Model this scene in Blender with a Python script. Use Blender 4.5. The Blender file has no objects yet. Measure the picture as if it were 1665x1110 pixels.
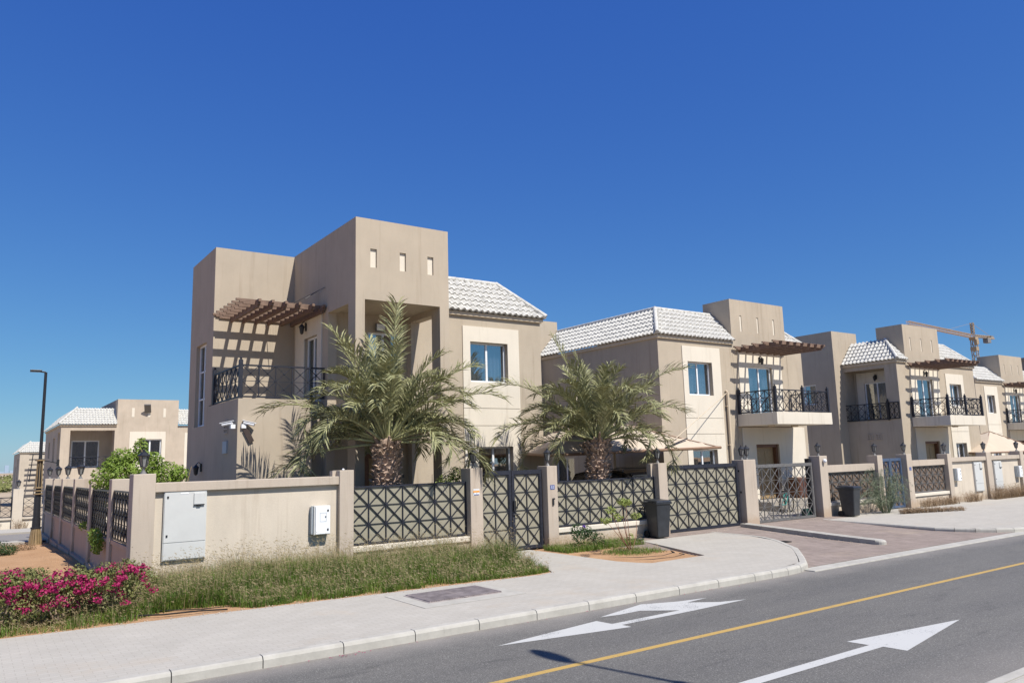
import bpy, bmesh, math, random
from mathutils import Vector, Matrix, Quaternion
R = math.radians
PI = math.pi
S = bpy.context.scene
COL = S.collection

# ---------------------------------------------------------------- camera
cam = bpy.data.cameras.new("camera")
cam.sensor_width = 36.0
cam.sensor_fit = 'HORIZONTAL'
cam.lens = 36.0 * 1252 / 1665
cam.clip_start = 0.1
cam.clip_end = 9000
co = bpy.data.objects.new("camera", cam)
COL.objects.link(co)
r_ = Vector((0.8186508, -0.57363294, -0.0274977))
u_ = Vector((-0.06446402, -0.13936632, 0.98814038))
w_ = Vector((0.57066213, 0.8071693, 0.15107104))
co.matrix_world = Matrix(((r_.x, u_.x, -w_.x, 0), (r_.y, u_.y, -w_.y, 0), (r_.z, u_.z, -w_.z, 2.2), (0, 0, 0, 1)))
S.camera = co

# ---------------------------------------------------------------- sky, sun, exposure
SUND = Vector((0.168, -0.75, 1.0)).normalized()      # towards the sun
elev = math.asin(SUND.z)
azi = math.atan2(SUND.x, SUND.y)
W = bpy.data.worlds.new("World")
S.world = W
W.use_nodes = True
nt = W.node_tree
nt.nodes.clear()
sky = nt.nodes.new('ShaderNodeTexSky')
sky.sky_type = 'NISHITA'
sky.sun_disc = False
sky.sun_elevation = elev
sky.sun_rotation = azi
sky.altitude = 0
sky.air_density = 1.0
sky.dust_density = 0.15
sky.ozone_density = 3.0
# polarised, clear-air look: per-channel response of the sky
sep = nt.nodes.new('ShaderNodeSeparateColor')
cmb = nt.nodes.new('ShaderNodeCombineColor')
nt.links.new(sky.outputs[0], sep.inputs[0])
for ch, (k_, p_) in enumerate(((.262, 1.06), (.552, .90), (2.02, .42))):
    pw = nt.nodes.new('ShaderNodeMath'); pw.operation = 'POWER'; pw.inputs[1].default_value = p_
    ml = nt.nodes.new('ShaderNodeMath'); ml.operation = 'MULTIPLY'; ml.inputs[1].default_value = k_
    nt.links.new(sep.outputs[ch], pw.inputs[0]); nt.links.new(pw.outputs[0], ml.inputs[0]); nt.links.new(ml.outputs[0], cmb.inputs[ch])
bg = nt.nodes.new('ShaderNodeBackground')
bg.inputs['Strength'].default_value = 0.108
wo = nt.nodes.new('ShaderNodeOutputWorld')
nt.links.new(cmb.outputs[0], bg.inputs['Color'])
nt.links.new(bg.outputs[0], wo.inputs['Surface'])
sl = bpy.data.lights.new("sun", 'SUN')
sl.energy = 4.6
sl.angle = R(0.5)
sl.color = (1.0, 0.955, 0.885)
so = bpy.data.objects.new("sun", sl)
COL.objects.link(so)
so.rotation_mode = 'QUATERNION'
so.rotation_quaternion = SUND.to_track_quat('Z', 'Y')
so.location = (0, -20, 40)
S.view_settings.view_transform = 'Standard'
S.view_settings.look = 'None'
S.view_settings.exposure = 0.42
S.view_settings.gamma = 1.0
S.render.engine = 'CYCLES'
S.cycles.max_bounces = 8
S.cycles.diffuse_bounces = 2

# ---------------------------------------------------------------- materials
def nodes(name):
    m = bpy.data.materials.new(name)
    m.use_nodes = True
    n = m.node_tree
    b = n.nodes['Principled BSDF']
    return m, n, b

def mapped(n, scale, coord='Object'):
    tc = n.nodes.new('ShaderNodeTexCoord')
    mp = n.nodes.new('ShaderNodeMapping')
    mp.inputs['Scale'].default_value = scale if isinstance(scale, tuple) else (scale,) * 3
    n.links.new(tc.outputs[coord], mp.inputs['Vector'])
    return mp

def noise(n, scale, detail=4, rough=.55, sc3=(1, 1, 1)):
    mp = mapped(n, sc3)
    t = n.nodes.new('ShaderNodeTexNoise')
    t.inputs['Scale'].default_value = scale
    t.inputs['Detail'].default_value = detail
    t.inputs['Roughness'].default_value = rough
    n.links.new(mp.outputs[0], t.inputs['Vector'])
    return t

def ramp(n, src, stops):
    r = n.nodes.new('ShaderNodeValToRGB')
    e = r.color_ramp.elements
    e[0].position, e[0].color = stops[0][0], (*stops[0][1], 1)
    e[1].position, e[1].color = stops[-1][0], (*stops[-1][1], 1)
    for p, c in stops[1:-1]:
        k = e.new(p)
        k.color = (*c, 1)
    n.links.new(src, r.inputs[0])
    return r

def mixc(n, f, a, b, mode='MIX'):
    m = n.nodes.new('ShaderNodeMix')
    m.data_type = 'RGBA'
    m.blend_type = mode
    for s, v in ((m.inputs[0], f), (m.inputs[6], a), (m.inputs[7], b)):
        if hasattr(v, 'is_linked') or hasattr(v, 'links'):
            n.links.new(v, s)
        elif isinstance(v, tuple):
            s.default_value = (*v, 1) if len(v) == 3 else v
        else:
            s.default_value = v
    return m.outputs[2]

def bump(n, b, h, strength=.3, dist=.01):
    k = n.nodes.new('ShaderNodeBump')
    k.inputs['Strength'].default_value = strength
    k.inputs['Distance'].default_value = dist
    n.links.new(h, k.inputs['Height'])
    n.links.new(k.outputs[0], b.inputs['Normal'])

def sc(c, k):
    return tuple(min(1, x * k) for x in c)

def stucco(name, c, var=.08, streak=.06, base=False):
    m, n, b = nodes(name)
    t1 = noise(n, 1.1, 5, .6)
    t2 = noise(n, 1.3, 5, .65, (1.6, 1.6, .5))
    t3 = noise(n, 55, 3, .7)
    a = ramp(n, t1.outputs[0], [(.3, sc(c, 1 - var)), (.7, sc(c, 1 + var))])
    s = ramp(n, t2.outputs[0], [(.3, (1 - streak,) * 3), (.6, (1, 1, 1))])
    o = mixc(n, 1.0, a.outputs[0], s.outputs[0], 'MULTIPLY')
    f = ramp(n, t3.outputs[0], [(.35, (.95, .945, .94)), (.65, (1.0, 1.0, 1.0))])
    o = mixc(n, 1.0, o, f.outputs[0], 'MULTIPLY')
    t5 = noise(n, 1.0, 4, .6, (7, 7, .4))
    g5 = ramp(n, t5.outputs[0], [(.56, (1, 1, 1)), (.72, (.86, .84, .82))])
    o = mixc(n, 1.0, o, g5.outputs[0], 'MULTIPLY')
    if base:      # splashed sand and dirt at the foot of the wall
        tc = n.nodes.new('ShaderNodeTexCoord'); sx = n.nodes.new('ShaderNodeSeparateXYZ')
        n.links.new(tc.outputs['Object'], sx.inputs[0])
        t6 = noise(n, 5, 5, .7)
        ad = n.nodes.new('ShaderNodeMath'); ad.operation = 'MULTIPLY_ADD'
        n.links.new(t6.outputs[0], ad.inputs[0]); ad.inputs[1].default_value = -.5; n.links.new(sx.outputs[2], ad.inputs[2])
        mr = n.nodes.new('ShaderNodeMapRange')
        mr.inputs[1].default_value = .12; mr.inputs[2].default_value = -.12; mr.inputs[3].default_value = 0; mr.inputs[4].default_value = .55
        n.links.new(ad.outputs[0], mr.inputs[0])
        o = mixc(n, mr.outputs[0], o, (.36, .25, .16))
    n.links.new(o, b.inputs['Base Color'])
    b.inputs['Roughness'].default_value = .92
    b.inputs['Specular IOR Level'].default_value = .2
    bump(n, b, t3.outputs[0], .35, .008)
    return m

def plain(name, c, rough=.6, metal=0, var=.1, scale=8, bmp=.1, spec=.4):
    m, n, b = nodes(name)
    t = noise(n, scale, 4, .6)
    a = ramp(n, t.outputs[0], [(.3, sc(c, 1 - var)), (.7, sc(c, 1 + var))])
    n.links.new(a.outputs[0], b.inputs['Base Color'])
    b.inputs['Roughness'].default_value = rough
    b.inputs['Metallic'].default_value = metal
    b.inputs['Specular IOR Level'].default_value = spec
    if bmp:
        t2 = noise(n, scale * 6, 3, .6)
        bump(n, b, t2.outputs[0], bmp, .005)
    return m

def leafmat(name, c1, c2, trans=.25, scale=3):
    m, n, b = nodes(name)
    t = noise(n, scale, 5, .7)
    a = ramp(n, t.outputs[0], [(.32, c1), (.68, c2)])
    n.links.new(a.outputs[0], b.inputs['Base Color'])
    b.inputs['Roughness'].default_value = .55
    b.inputs['Specular IOR Level'].default_value = .35
    tr = n.nodes.new('ShaderNodeBsdfTranslucent')
    n.links.new(a.outputs[0], tr.inputs['Color'])
    mx = n.nodes.new('ShaderNodeMixShader')
    mx.inputs[0].default_value = trans
    out = n.nodes['Material Output']
    n.links.new(b.outputs[0], mx.inputs[1])
    n.links.new(tr.outputs[0], mx.inputs[2])
    n.links.new(mx.outputs[0], out.inputs['Surface'])
    return m

M = {}
M['tan'] = stucco('tan_stucco', (.455, .385, .295), .05, .06)
M['cream'] = stucco('cream_stucco', (.70, .635, .525), .03, .04)
M['wallcream'] = stucco('wall_cream', (.595, .52, .42), .05, .08, True)
M['post'] = stucco('post_stucco', (.49, .415, .335), .05, .08, True)
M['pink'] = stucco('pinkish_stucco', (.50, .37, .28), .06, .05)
M['sill'] = stucco('soffit_cream', (.60, .50, .37), .05, .03)
M['tile'] = plain('white_tile', (.52, .505, .46), .85, 0, .2, 7, .3, .15)
M['wood'] = plain('brown_timber', (.19, .125, .09), .7, 0, .25, 10, .2, .3)
M['door'] = plain('door_wood', (.15, .07, .035), .5, 0, .25, 14, .1, .4)
M['doorpanel'] = plain('tan_door', (.36, .25, .13), .5, 0, .15, 14, .1, .4)
M['metal'] = plain('dark_blue_grey_metal', (.024, .026, .036), .5, .0, .3, 20, .05, .3)
M['black'] = plain('black_metal', (.018, .019, .022), .4, 0, .2, 20, .05, .5)
M['bluemetal'] = plain('blue_metal', (.06, .09, .15), .42, 0, .2, 10, .05, .5)
M['lightmetal'] = plain('weathered_metal', (.13, .125, .12), .45, 0, .3, 20, .05, .5)
M['white'] = plain('white_frame', (.78, .79, .80), .35, 0, .03, 6, 0, .5)
M['sheet'] = plain('tan_sheet', (.30, .275, .205), .6, 0, .07, 2.5, .05, .3)
M['brownsheet'] = plain('brown_sheet', (.15, .105, .075), .6, 0, .15, 2.5, .05, .3)
M['cabinet'] = plain('grey_cabinet', (.54, .54, .515), .5, 0, .04, 3, .02, .4)
M['canopy'] = plain('canopy_fabric', (.52, .43, .33), .9, 0, .05, 2, .1, .1)
M['plastic'] = plain('bin_plastic', (.026, .029, .034), .38, 0, .25, 5, .03, .5)
M['glass'] = plain('lamp_glass', (.20, .20, .19), .15, 0, .25, 40, .1, .6)
M['gold'] = plain('gold_band', (.28, .20, .105), .45, .1, .15, 12, .05, .5)
M['curtain'] = plain('curtain', (.56, .58, .62), .9, 0, .1, 3, .1, .1)
M['curtaing'] = plain('green_curtain', (.10, .15, .13), .9, 0, .25, 5, .1, .1)
M['dark'] = plain('unlit_room_dark', (.03, .03, .034), .9, 0, .2, 3, 0, .1)  # near-black colour carries the darkness of unlit rooms
M['rubber'] = plain('rubber', (.02, .02, .02), .8, 0, .2, 20, .1, .2)
M['chrome'] = plain('silver_rail', (.5, .5, .5), .3, .8, .05, 10, 0, .5)
M['carblack'] = plain('black_car_paint', (.012, .012, .014), .15, 0, .1, 3, 0, .8)
M['carglass'] = plain('car_glass', (.03, .035, .04), .05, 0, .1, 3, 0, .8)
M['yellowsteel'] = plain('crane_steel', (.34, .26, .17), .6, 0, .2, .5, 0, .3)
M['concrete'] = plain('grey_concrete', (.20, .20, .20), .9, 0, .2, .5, .1, .2)
M['orange'] = plain('orange_print', (.75, .30, .03), .5, 0, .05, 8, 0, .3)
M['blueprint'] = plain('blue_print', (.10, .13, .28), .5, 0, .05, 8, 0, .3)
M['greyprint'] = plain('grey_print', (.38, .42, .44), .5, 0, .05, 8, 0, .3)
M['red'] = plain('red_metal', (.4, .05, .04), .4, 0, .1, 8, 0, .4)
M['teal'] = plain('teal_metal', (.05, .25, .22), .35, 0, .1, 8, 0, .5)
M['bark'] = plain('bark', (.20, .15, .10), .9, 0, .3, 9, .4, .1)
M['palmtrunk'] = plain('palm_trunk', (.38, .28, .215), .9, 0, .45, 14, .5, .1)
M['palmcut'] = plain('palm_cut', (.30, .22, .16), .85, 0, .4, 22, .4, .1)
M['rachis'] = plain('palm_rachis', (.34, .34, .17), .6, 0, .2, 4, .05, .3)
M['palmleaf'] = leafmat('palm_leaf', (.11, .125, .04), (.43, .41, .22), .08, 9)  # wide brightness spread also puts sunlit highlights and darks into the colour
M['palmold'] = leafmat('palm_leaf_old', (.24, .225, .12), (.38, .34, .20), .12, 2.5)
M['leafbright'] = leafmat('bright_leaf', (.13, .21, .03), (.30, .40, .07), .35, 5)
M['leafyellow'] = leafmat('yellow_leaf', (.20, .26, .06), (.36, .40, .12), .35, 6)
M['leafolive'] = leafmat('olive_leaf', (.11, .14, .04), (.30, .29, .10), .3, 9)
M['leafdark'] = leafmat('dark_leaf', (.02, .05, .015), (.06, .11, .03), .25, 6)
M['needle'] = leafmat('grey_green_needle', (.12, .15, .09), (.24, .27, .17), .2, 4)
M['flower'] = leafmat('magenta_flower', (.26, .01, .07), (.50, .035, .15), .25, 9)
M['purple'] = leafmat('purple_flower', (.15, .08, .4), (.3, .15, .6), .25, 9)
M['grass'] = leafmat('grass_green', (.06, .14, .015), (.23, .32, .055), .4, 3)
M['straw'] = leafmat('grass_straw', (.26, .20, .10), (.46, .37, .21), .3, 3)
M['dry'] = leafmat('dry_weed', (.17, .11, .06), (.30, .20, .11), .2, 4)

def glassmat():
    m, n, b = nodes('window_glass')
    out = n.nodes['Material Output']
    tr = n.nodes.new('ShaderNodeBsdfTransparent')
    tr.inputs['Color'].default_value = (.66, .69, .74, 1)
    g = n.nodes.new('ShaderNodeBsdfGlossy')
    g.inputs['Color'].default_value = (.92, .96, .95, 1)
    g.inputs['Roughness'].default_value = .02
    t = noise(n, .9, 2, .5)
    k = n.nodes.new('ShaderNodeBump')
    k.inputs['Strength'].default_value = .04
    k.inputs['Distance'].default_value = .02
    n.links.new(t.outputs[0], k.inputs['Height'])
    n.links.new(k.outputs[0], g.inputs['Normal'])
    mx = n.nodes.new('ShaderNodeMixShader')
    mx.inputs[0].default_value = .33
    n.links.new(tr.outputs[0], mx.inputs[1])
    n.links.new(g.outputs[0], mx.inputs[2])
    n.links.new(mx.outputs[0], out.inputs['Surface'])
    return m
M['pane'] = glassmat()

def asphalt():
    m, n, b = nodes('asphalt')
    t1 = noise(n, 52, 4, .95)
    t2 = noise(n, .6, 6, .65, (.22, 1, 1))
    t4 = noise(n, 60, 3, .7)
    a = ramp(n, t1.outputs[0], [(.26, (.04, .038, .034)), (.45, (.112, .107, .096)), (.57, (.145, .139, .126)), (.66, (.46, .44, .40))])
    s = ramp(n, t2.outputs[0], [(.3, (.80, .80, .81)), (.7, (1.14, 1.13, 1.10))])
    o = mixc(n, 1.0, a.outputs[0], s.outputs[0], 'MULTIPLY')
    # windblown dust along both kerbs
    t7 = noise(n, 2.6, 6, .75, (.35, 1.6, 1))
    g7 = ramp(n, t7.outputs[0], [(.56, (1, 1, 1)), (.68, (.72, .72, .73))])
    o = mixc(n, 1.0, o, g7.outputs[0], 'MULTIPLY')
    tc = n.nodes.new('ShaderNodeTexCoord')
    sx = n.nodes.new('ShaderNodeSeparateXYZ')
    n.links.new(tc.outputs['Object'], sx.inputs[0])
    t3 = noise(n, 1.3, 5, .6)
    ad = n.nodes.new('ShaderNodeMath'); ad.operation = 'MULTIPLY_ADD'
    n.links.new(t3.outputs[0], ad.inputs[0]); ad.inputs[1].default_value = .9
    n.links.new(sx.outputs[1], ad.inputs[2])
    mr = n.nodes.new('ShaderNodeMapRange')
    mr.inputs[1].default_value = 9.2; mr.inputs[2].default_value = 10.0
    mr.inputs[3].default_value = 0; mr.inputs[4].default_value = .75
    n.links.new(ad.outputs[0], mr.inputs[0])
    mr2 = n.nodes.new('ShaderNodeMapRange')
    mr2.inputs[1].default_value = 5.3; mr2.inputs[2].default_value = 4.1
    mr2.inputs[3].default_value = 0; mr2.inputs[4].default_value = .45
    n.links.new(ad.outputs[0], mr2.inputs[0])
    mxm = n.nodes.new('ShaderNodeMath'); mxm.operation = 'MAXIMUM'
    n.links.new(mr.outputs[0], mxm.inputs[0]); n.links.new(mr2.outputs[0], mxm.inputs[1])
    o = mixc(n, mxm.outputs[0], o, (.27, .245, .215))
    n.links.new(o, b.inputs['Base Color'])
    b.inputs['Roughness'].default_value = .8
    bump(n, b, t4.outputs[0], .5, .01)
    return m
M['asphalt'] = asphalt()

def pavers(name, c1, c2, mort, bw, bh, var=.1, bmp=.3, rot=0, dirt=(.45, .36, .26)):
    m, n, b = nodes(name)
    mp = mapped(n, 1.0)
    mp.inputs['Rotation'].default_value = (0, 0, rot)
    t = n.nodes.new('ShaderNodeTexBrick')
    t.inputs['Scale'].default_value = 1.0
    t.inputs['Brick Width'].default_value = bw
    t.inputs['Row Height'].default_value = bh
    t.inputs['Mortar Size'].default_value = .005
    t.inputs['Mortar Smooth'].default_value = .3
    t.inputs['Color1'].default_value = (*c1, 1)
    t.inputs['Color2'].default_value = (*c2, 1)
    t.inputs['Mortar'].default_value = (*mort, 1)
    n.links.new(mp.outputs[0], t.inputs['Vector'])
    t2 = noise(n, 1.2, 5, .65)
    s = ramp(n, t2.outputs[0], [(.3, (1 - var,) * 3), (.7, (1 + var * .5,) * 3)])
    o = mixc(n, 1.0, t.outputs[0], s.outputs[0], 'MULTIPLY')
    t3 = noise(n, .55, 6, .7)
    f = ramp(n, t3.outputs[0], [(.56, (0, 0, 0)), (.75, (.5, .5, .5))])
    o = mixc(n, f.outputs[0], o, dirt)
    t4 = noise(n, 80, 2, .6)
    g = ramp(n, t4.outputs[0], [(.3, (.9, .9, .9)), (.7, (1.04, 1.04, 1.04))])
    o = mixc(n, 1.0, o, g.outputs[0], 'MULTIPLY')
    n.links.new(o, b.inputs['Base Color'])
    b.inputs['Roughness'].default_value = .9
    b.inputs['Specular IOR Level'].default_value = .2
    bump(n, b, t.outputs[1], -bmp, .006)
    return m
M['pave'] = pavers('pale_pavers', (.455, .425, .37), (.43, .40, .345), (.37, .34, .29), .2, .1, .07, .15)
M['drive'] = pavers('red_pavers', (.25, .20, .17), (.315, .255, .22), (.23, .19, .16), .2, .1, .15, .3, R(90))
M['yard'] = pavers('yard_tiles', (.36, .33, .28), (.32, .29, .25), (.26, .23, .2), .4, .4, .1, .2)

def concrete_kerb():
    m, n, b = nodes('kerb_concrete')
    t1 = noise(n, 3, 6, .7)
    t2 = noise(n, 40, 3, .7)
    t3 = noise(n, 1.7, 6, .75, (1, 1, .3))
    a = ramp(n, t1.outputs[0], [(.3, (.35, .33, .285)), (.7, (.47, .445, .39))])
    s = ramp(n, t3.outputs[0], [(.60, (1, 1, 1)), (.72, (.62, .60, .58))])
    o = mixc(n, 1.0, a.outputs[0], s.outputs[0], 'MULTIPLY')
    n.links.new(o, b.inputs['Base Color'])
    b.inputs['Roughness'].default_value = .9
    bump(n, b, t2.outputs[0], .4, .006)
    return m
M['kerb'] = concrete_kerb()

def sandmat():
    m, n, b = nodes('orange_sand')
    t1 = noise(n, .8, 6, .65)
    t2 = noise(n, 30, 4, .7)
    t3 = noise(n, .02, 4, .6)
    a = ramp(n, t1.outputs[0], [(.3, (.40, .235, .125)), (.7, (.52, .33, .19))])
    far = ramp(n, t3.outputs[0], [(.35, (.33, .27, .18)), (.65, (.50, .40, .29))])
    tc = n.nodes.new('ShaderNodeTexCoord')
    sx = n.nodes.new('ShaderNodeSeparateXYZ')
    n.links.new(tc.outputs['Object'], sx.inputs[0])
    mr = n.nodes.new('ShaderNodeMapRange')
    mr.inputs[1].default_value = 35; mr.inputs[2].default_value = 60
    n.links.new(sx.outputs[1], mr.inputs[0])
    o = mixc(n, mr.outputs[0], a.outputs[0], far.outputs[0])
    s = ramp(n, t2.outputs[0], [(.3, (.82, .8, .78)), (.6, (1, 1, 1))])
    o = mixc(n, 1.0, o, s.outputs[0], 'MULTIPLY')
    n.links.new(o, b.inputs['Base Color'])
    b.inputs['Roughness'].default_value = .95
    b.inputs['Specular IOR Level'].default_value = .1
    bump(n, b, t2.outputs[0], .8, .03)
    return m
M['sand'] = sandmat()

def paintmat(name, c, worn):
    m, n, b = nodes(name)
    t = noise(n, 45, 5, .75)
    t2 = noise(n, 2.2, 4, .6)
    a = n.nodes.new('ShaderNodeMath'); a.operation = 'MULTIPLY_ADD'
    n.links.new(t2.outputs[0], a.inputs[0]); a.inputs[1].default_value = .5
    n.links.new(t.outputs[0], a.inputs[2])
    f = ramp(n, a.outputs[0], [(worn, (0, 0, 0)), (worn + .05, (1, 1, 1))])
    o = mixc(n, f.outputs[0], c, (.13, .13, .13))
    n.links.new(o, b.inputs['Base Color'])
    b.inputs['Roughness'].default_value = .7
    return m
M['whitepaint'] = paintmat('road_white', (.50, .495, .465), .86)
M['yellowpaint'] = paintmat('road_yellow', (.46, .30, .085), .87)

# ---------------------------------------------------------------- mesh builder
ORG = {}
class MB:
    def __init__(s):
        s.v = []; s.f = []; s.m = None
    def add(s, vs, fs):
        k = len(s.v)
        if s.m: vs = [s.m(*v) for v in vs]
        s.v += [tuple(v) for v in vs]
        s.f += [tuple(i + k for i in f) for f in fs]
        return s
    def box(s, x0, x1, y0, y1, z0, z1):
        return s.add([(x0, y0, z0), (x1, y0, z0), (x1, y1, z0), (x0, y1, z0), (x0, y0, z1), (x1, y0, z1), (x1, y1, z1), (x0, y1, z1)],
                     [(0, 3, 2, 1), (4, 5, 6, 7), (0, 1, 5, 4), (1, 2, 6, 5), (2, 3, 7, 6), (3, 0, 4, 7)])
    def quad(s, a, b, c, d):
        return s.add([a, b, c, d], [(0, 1, 2, 3)])
    def bar(s, p, q, w, d=None, up=(0, 0, 1)):
        p = Vector(p); q = Vector(q); d = d or w
        t = (q - p)
        if t.length < 1e-6: return s
        t.normalize(); up = Vector(up)
        a = t.cross(up)
        if a.length < 1e-3: a = t.cross(Vector((1, 0, 0)))
        a.normalize(); b = a.cross(t).normalized()
        a *= w / 2; b *= d / 2
        vs = [p - a - b, p + a - b, p + a + b, p - a + b, q - a - b, q + a - b, q + a + b, q - a + b]
        return s.add(vs, [(0, 3, 2, 1), (4, 5, 6, 7), (0, 1, 5, 4), (1, 2, 6, 5), (2, 3, 7, 6), (3, 0, 4, 7)])
    def tube(s, pts, rad, n=8, cap=True):
        pts = [Vector(p) for p in pts]
        rs = rad if isinstance(rad, (list, tuple)) else [rad] * len(pts)
        vs = []; fs = []
        pa = None
        for i, p in enumerate(pts):
            t = (pts[min(i + 1, len(pts) - 1)] - pts[max(i - 1, 0)]).normalized()
            a = t.cross(Vector((0, 0, 1)))
            if a.length < .05: a = t.cross(Vector((1, 0, 0)))
            a.normalize()
            if pa is not None and a.dot(pa) < 0: a = -a
            pa = a
            b = t.cross(a).normalized()
            for k in range(n):
                g = 2 * PI * k / n
                vs.append(p + (a * math.cos(g) + b * math.sin(g)) * rs[i])
        for i in range(len(pts) - 1):
            for k in range(n):
                fs.append((i * n + k, i * n + (k + 1) % n, (i + 1) * n + (k + 1) % n, (i + 1) * n + k))
        if cap:
            fs.append(tuple(range(n))); fs.append(tuple(range((len(pts) - 1) * n, len(pts) * n)))
        return s.add(vs, fs)
    def lathe(s, c, prof, n=12, rot=0):
        vs = []; fs = []
        for (r, z) in prof:
            for k in range(n):
                g = 2 * PI * k / n + rot
                vs.append((c[0] + r * math.cos(g), c[1] + r * math.sin(g), c[2] + z))
        for i in range(len(prof) - 1):
            for k in range(n):
                fs.append((i * n + k, i * n + (k + 1) % n, (i + 1) * n + (k + 1) % n, (i + 1) * n + k))
        fs.append(tuple(range(n))); fs.append(tuple(range((len(prof) - 1) * n, len(prof) * n)))
        return s.add(vs, fs)
    def prism(s, poly, z0, z1):
        n = len(poly)
        vs = [(x, y, z0) for x, y in poly] + [(x, y, z1) for x, y in poly]
        fs = [tuple(range(n))[::-1], tuple(range(n, 2 * n))] + [(i, (i + 1) % n, n + (i + 1) % n, n + i) for i in range(n)]
        return s.add(vs, fs)
    def slab(s, ax, pl, a0, a1, z0, z1, th, holes=()):
        """wall slab with real rectangular holes; ax 'x': runs along X, outside -Y; ax 'y': runs along Y, outside -X"""
        P = (lambda a, z, d: (a, pl + d, z)) if ax == 'x' else (lambda a, z, d: (pl + d, a, z))
        hs = [(max(a0, h[0]), min(a1, h[1]), max(z0, h[2]), min(z1, h[3])) for h in holes]
        A = sorted(set([a0, a1] + [h[0] for h in hs] + [h[1] for h in hs]))
        Z = sorted(set([z0, z1] + [h[2] for h in hs] + [h[3] for h in hs]))
        inh = lambda a, z: any(h[0] < a < h[1] and h[2] < z < h[3] for h in hs)
        solid = {}
        for i in range(len(A) - 1):
            for j in range(len(Z) - 1):
                solid[i, j] = not inh((A[i] + A[i + 1]) / 2, (Z[j] + Z[j + 1]) / 2)
        for (i, j), ok in solid.items():
            if not ok: continue
            b0, b1, c0, c1 = A[i], A[i + 1], Z[j], Z[j + 1]
            s.quad(P(b0, c0, 0), P(b1, c0, 0), P(b1, c1, 0), P(b0, c1, 0))
            s.quad(P(b0, c0, th), P(b0, c1, th), P(b1, c1, th), P(b1, c0, th))
            if not solid.get((i - 1, j)): s.quad(P(b0, c0, 0), P(b0, c1, 0), P(b0, c1, th), P(b0, c0, th))
            if not solid.get((i + 1, j)): s.quad(P(b1, c0, 0), P(b1, c0, th), P(b1, c1, th), P(b1, c1, 0))
            if not solid.get((i, j - 1)): s.quad(P(b0, c0, 0), P(b0, c0, th), P(b1, c0, th), P(b1, c0, 0))
            if not solid.get((i, j + 1)): s.quad(P(b0, c1, 0), P(b1, c1, 0), P(b1, c1, th), P(b0, c1, th))
        return s
    def build(s, name, mat, parent=None, smooth=False, bevel=0, recalc=False):
        o0 = ORG.get(parent.name, (0, 0, 0)) if parent else (0, 0, 0)
        me = bpy.data.meshes.new(name)
        me.from_pydata([(v[0] - o0[0], v[1] - o0[1], v[2] - o0[2]) for v in s.v], [], s.f)
        me.materials.append(M[mat] if isinstance(mat, str) else mat)
        if recalc or bevel:
            b = bmesh.new(); b.from_mesh(me)
            bmesh.ops.remove_doubles(b, verts=b.verts, dist=1e-5)
            bmesh.ops.recalc_face_normals(b, faces=b.faces)
            b.to_mesh(me); b.free()
        if smooth:
            for p in me.polygons: p.use_smooth = True
        o = bpy.data.objects.new(name, me)
        COL.objects.link(o)
        if parent:
            o.parent = parent
            ORG[o.name] = o0
        if bevel:
            md = o.modifiers.new('bevel', 'BEVEL'); md.width = bevel; md.segments = 2; md.limit_method = 'ANGLE'
        return o

def tag(o, label, cat, group=None, kind=None):
    o['label'] = label; o['category'] = cat
    if group: o['group'] = group
    if kind: o['kind'] = kind
    return o

def thing(name, label, cat, loc=(0, 0, 0), group=None, rz=0, local=False):
    o = bpy.data.objects.new(name, None)
    o.empty_display_size = .3
    COL.objects.link(o)
    o.location = loc; o.rotation_euler = (0, 0, rz)
    ORG[o.name] = (0, 0, 0) if local else tuple(loc)
    return tag(o, label, cat, group)

def struct(name, mb, mat, **k):
    o = mb.build(name, mat, **k)
    o['kind'] = 'structure'
    return o

def dup(root, loc, rz=None, label=None):
    r = root.copy(); COL.objects.link(r); r.location = loc
    if rz is not None: r.rotation_euler = (0, 0, rz)
    if label: r['label'] = label
    for ch in list(root.children):
        c = ch.copy(); COL.objects.link(c); c.parent = r
        for g in list(ch.children):
            d = g.copy(); COL.objects.link(d); d.parent = c
    return r

def lerp(a, b, t): return a + (b - a) * t
def interp(pts, x):
    for (x0, y0), (x1, y1) in zip(pts, pts[1:]):
        if x <= x1: return lerp(y0, y1, (x - x0) / (x1 - x0)) if x1 > x0 else y1
    return pts[-1][1]

# ================================================================= GROUND
def gz(x, y):
    if y < 24: return -.02
    p = [(24, -.02), (34, -.23), (44, -.6), (75, -.62), (110, -1.85), (180, -2.2), (420, -1.0), (900, 1.2), (2200, 2.6), (9000, 3)]
    return interp(p, y)
mb = MB()
Xs = [-4000, -1500, -600, -250, -120, -70, -40, -20, -8, -4, 0, 4, 8, 11, 13.4, 13.45, 16, 19, 22, 24.4, 24.45, 28, 34, 42, 60, 90, 150, 300, 700, 2000, 6000]
Ys = [-300, -100, -40, -10, 3.3, 3.35, 6, 9.64, 9.68, 11, 13, 15.62, 15.66, 18, 24, 29, 34, 39, 44, 55, 75, 90, 110, 140, 180, 250, 330, 420, 600, 900, 1400, 2200, 4500]
random.seed(4)
hv = {}
for j, y in enumerate(Ys):
    for i, x in enumerate(Xs):
        z = gz(x, y)
        if 3.33 < y < 9.66: z = -.4
        if 13.42 < x < 24.42 and 9.6 < y < 15.64: z = -.4
        if y > 150: z += random.uniform(-.5, .5) * min(1, (y - 150) / 200)
        hv[i, j] = len(mb.v); mb.v.append((x, y, z))
for j in range(len(Ys) - 1):
    for i in range(len(Xs) - 1):
        mb.f.append((hv[i, j], hv[i + 1, j], hv[i + 1, j + 1], hv[i, j + 1]))
struct('ground', mb, 'sand')

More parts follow.
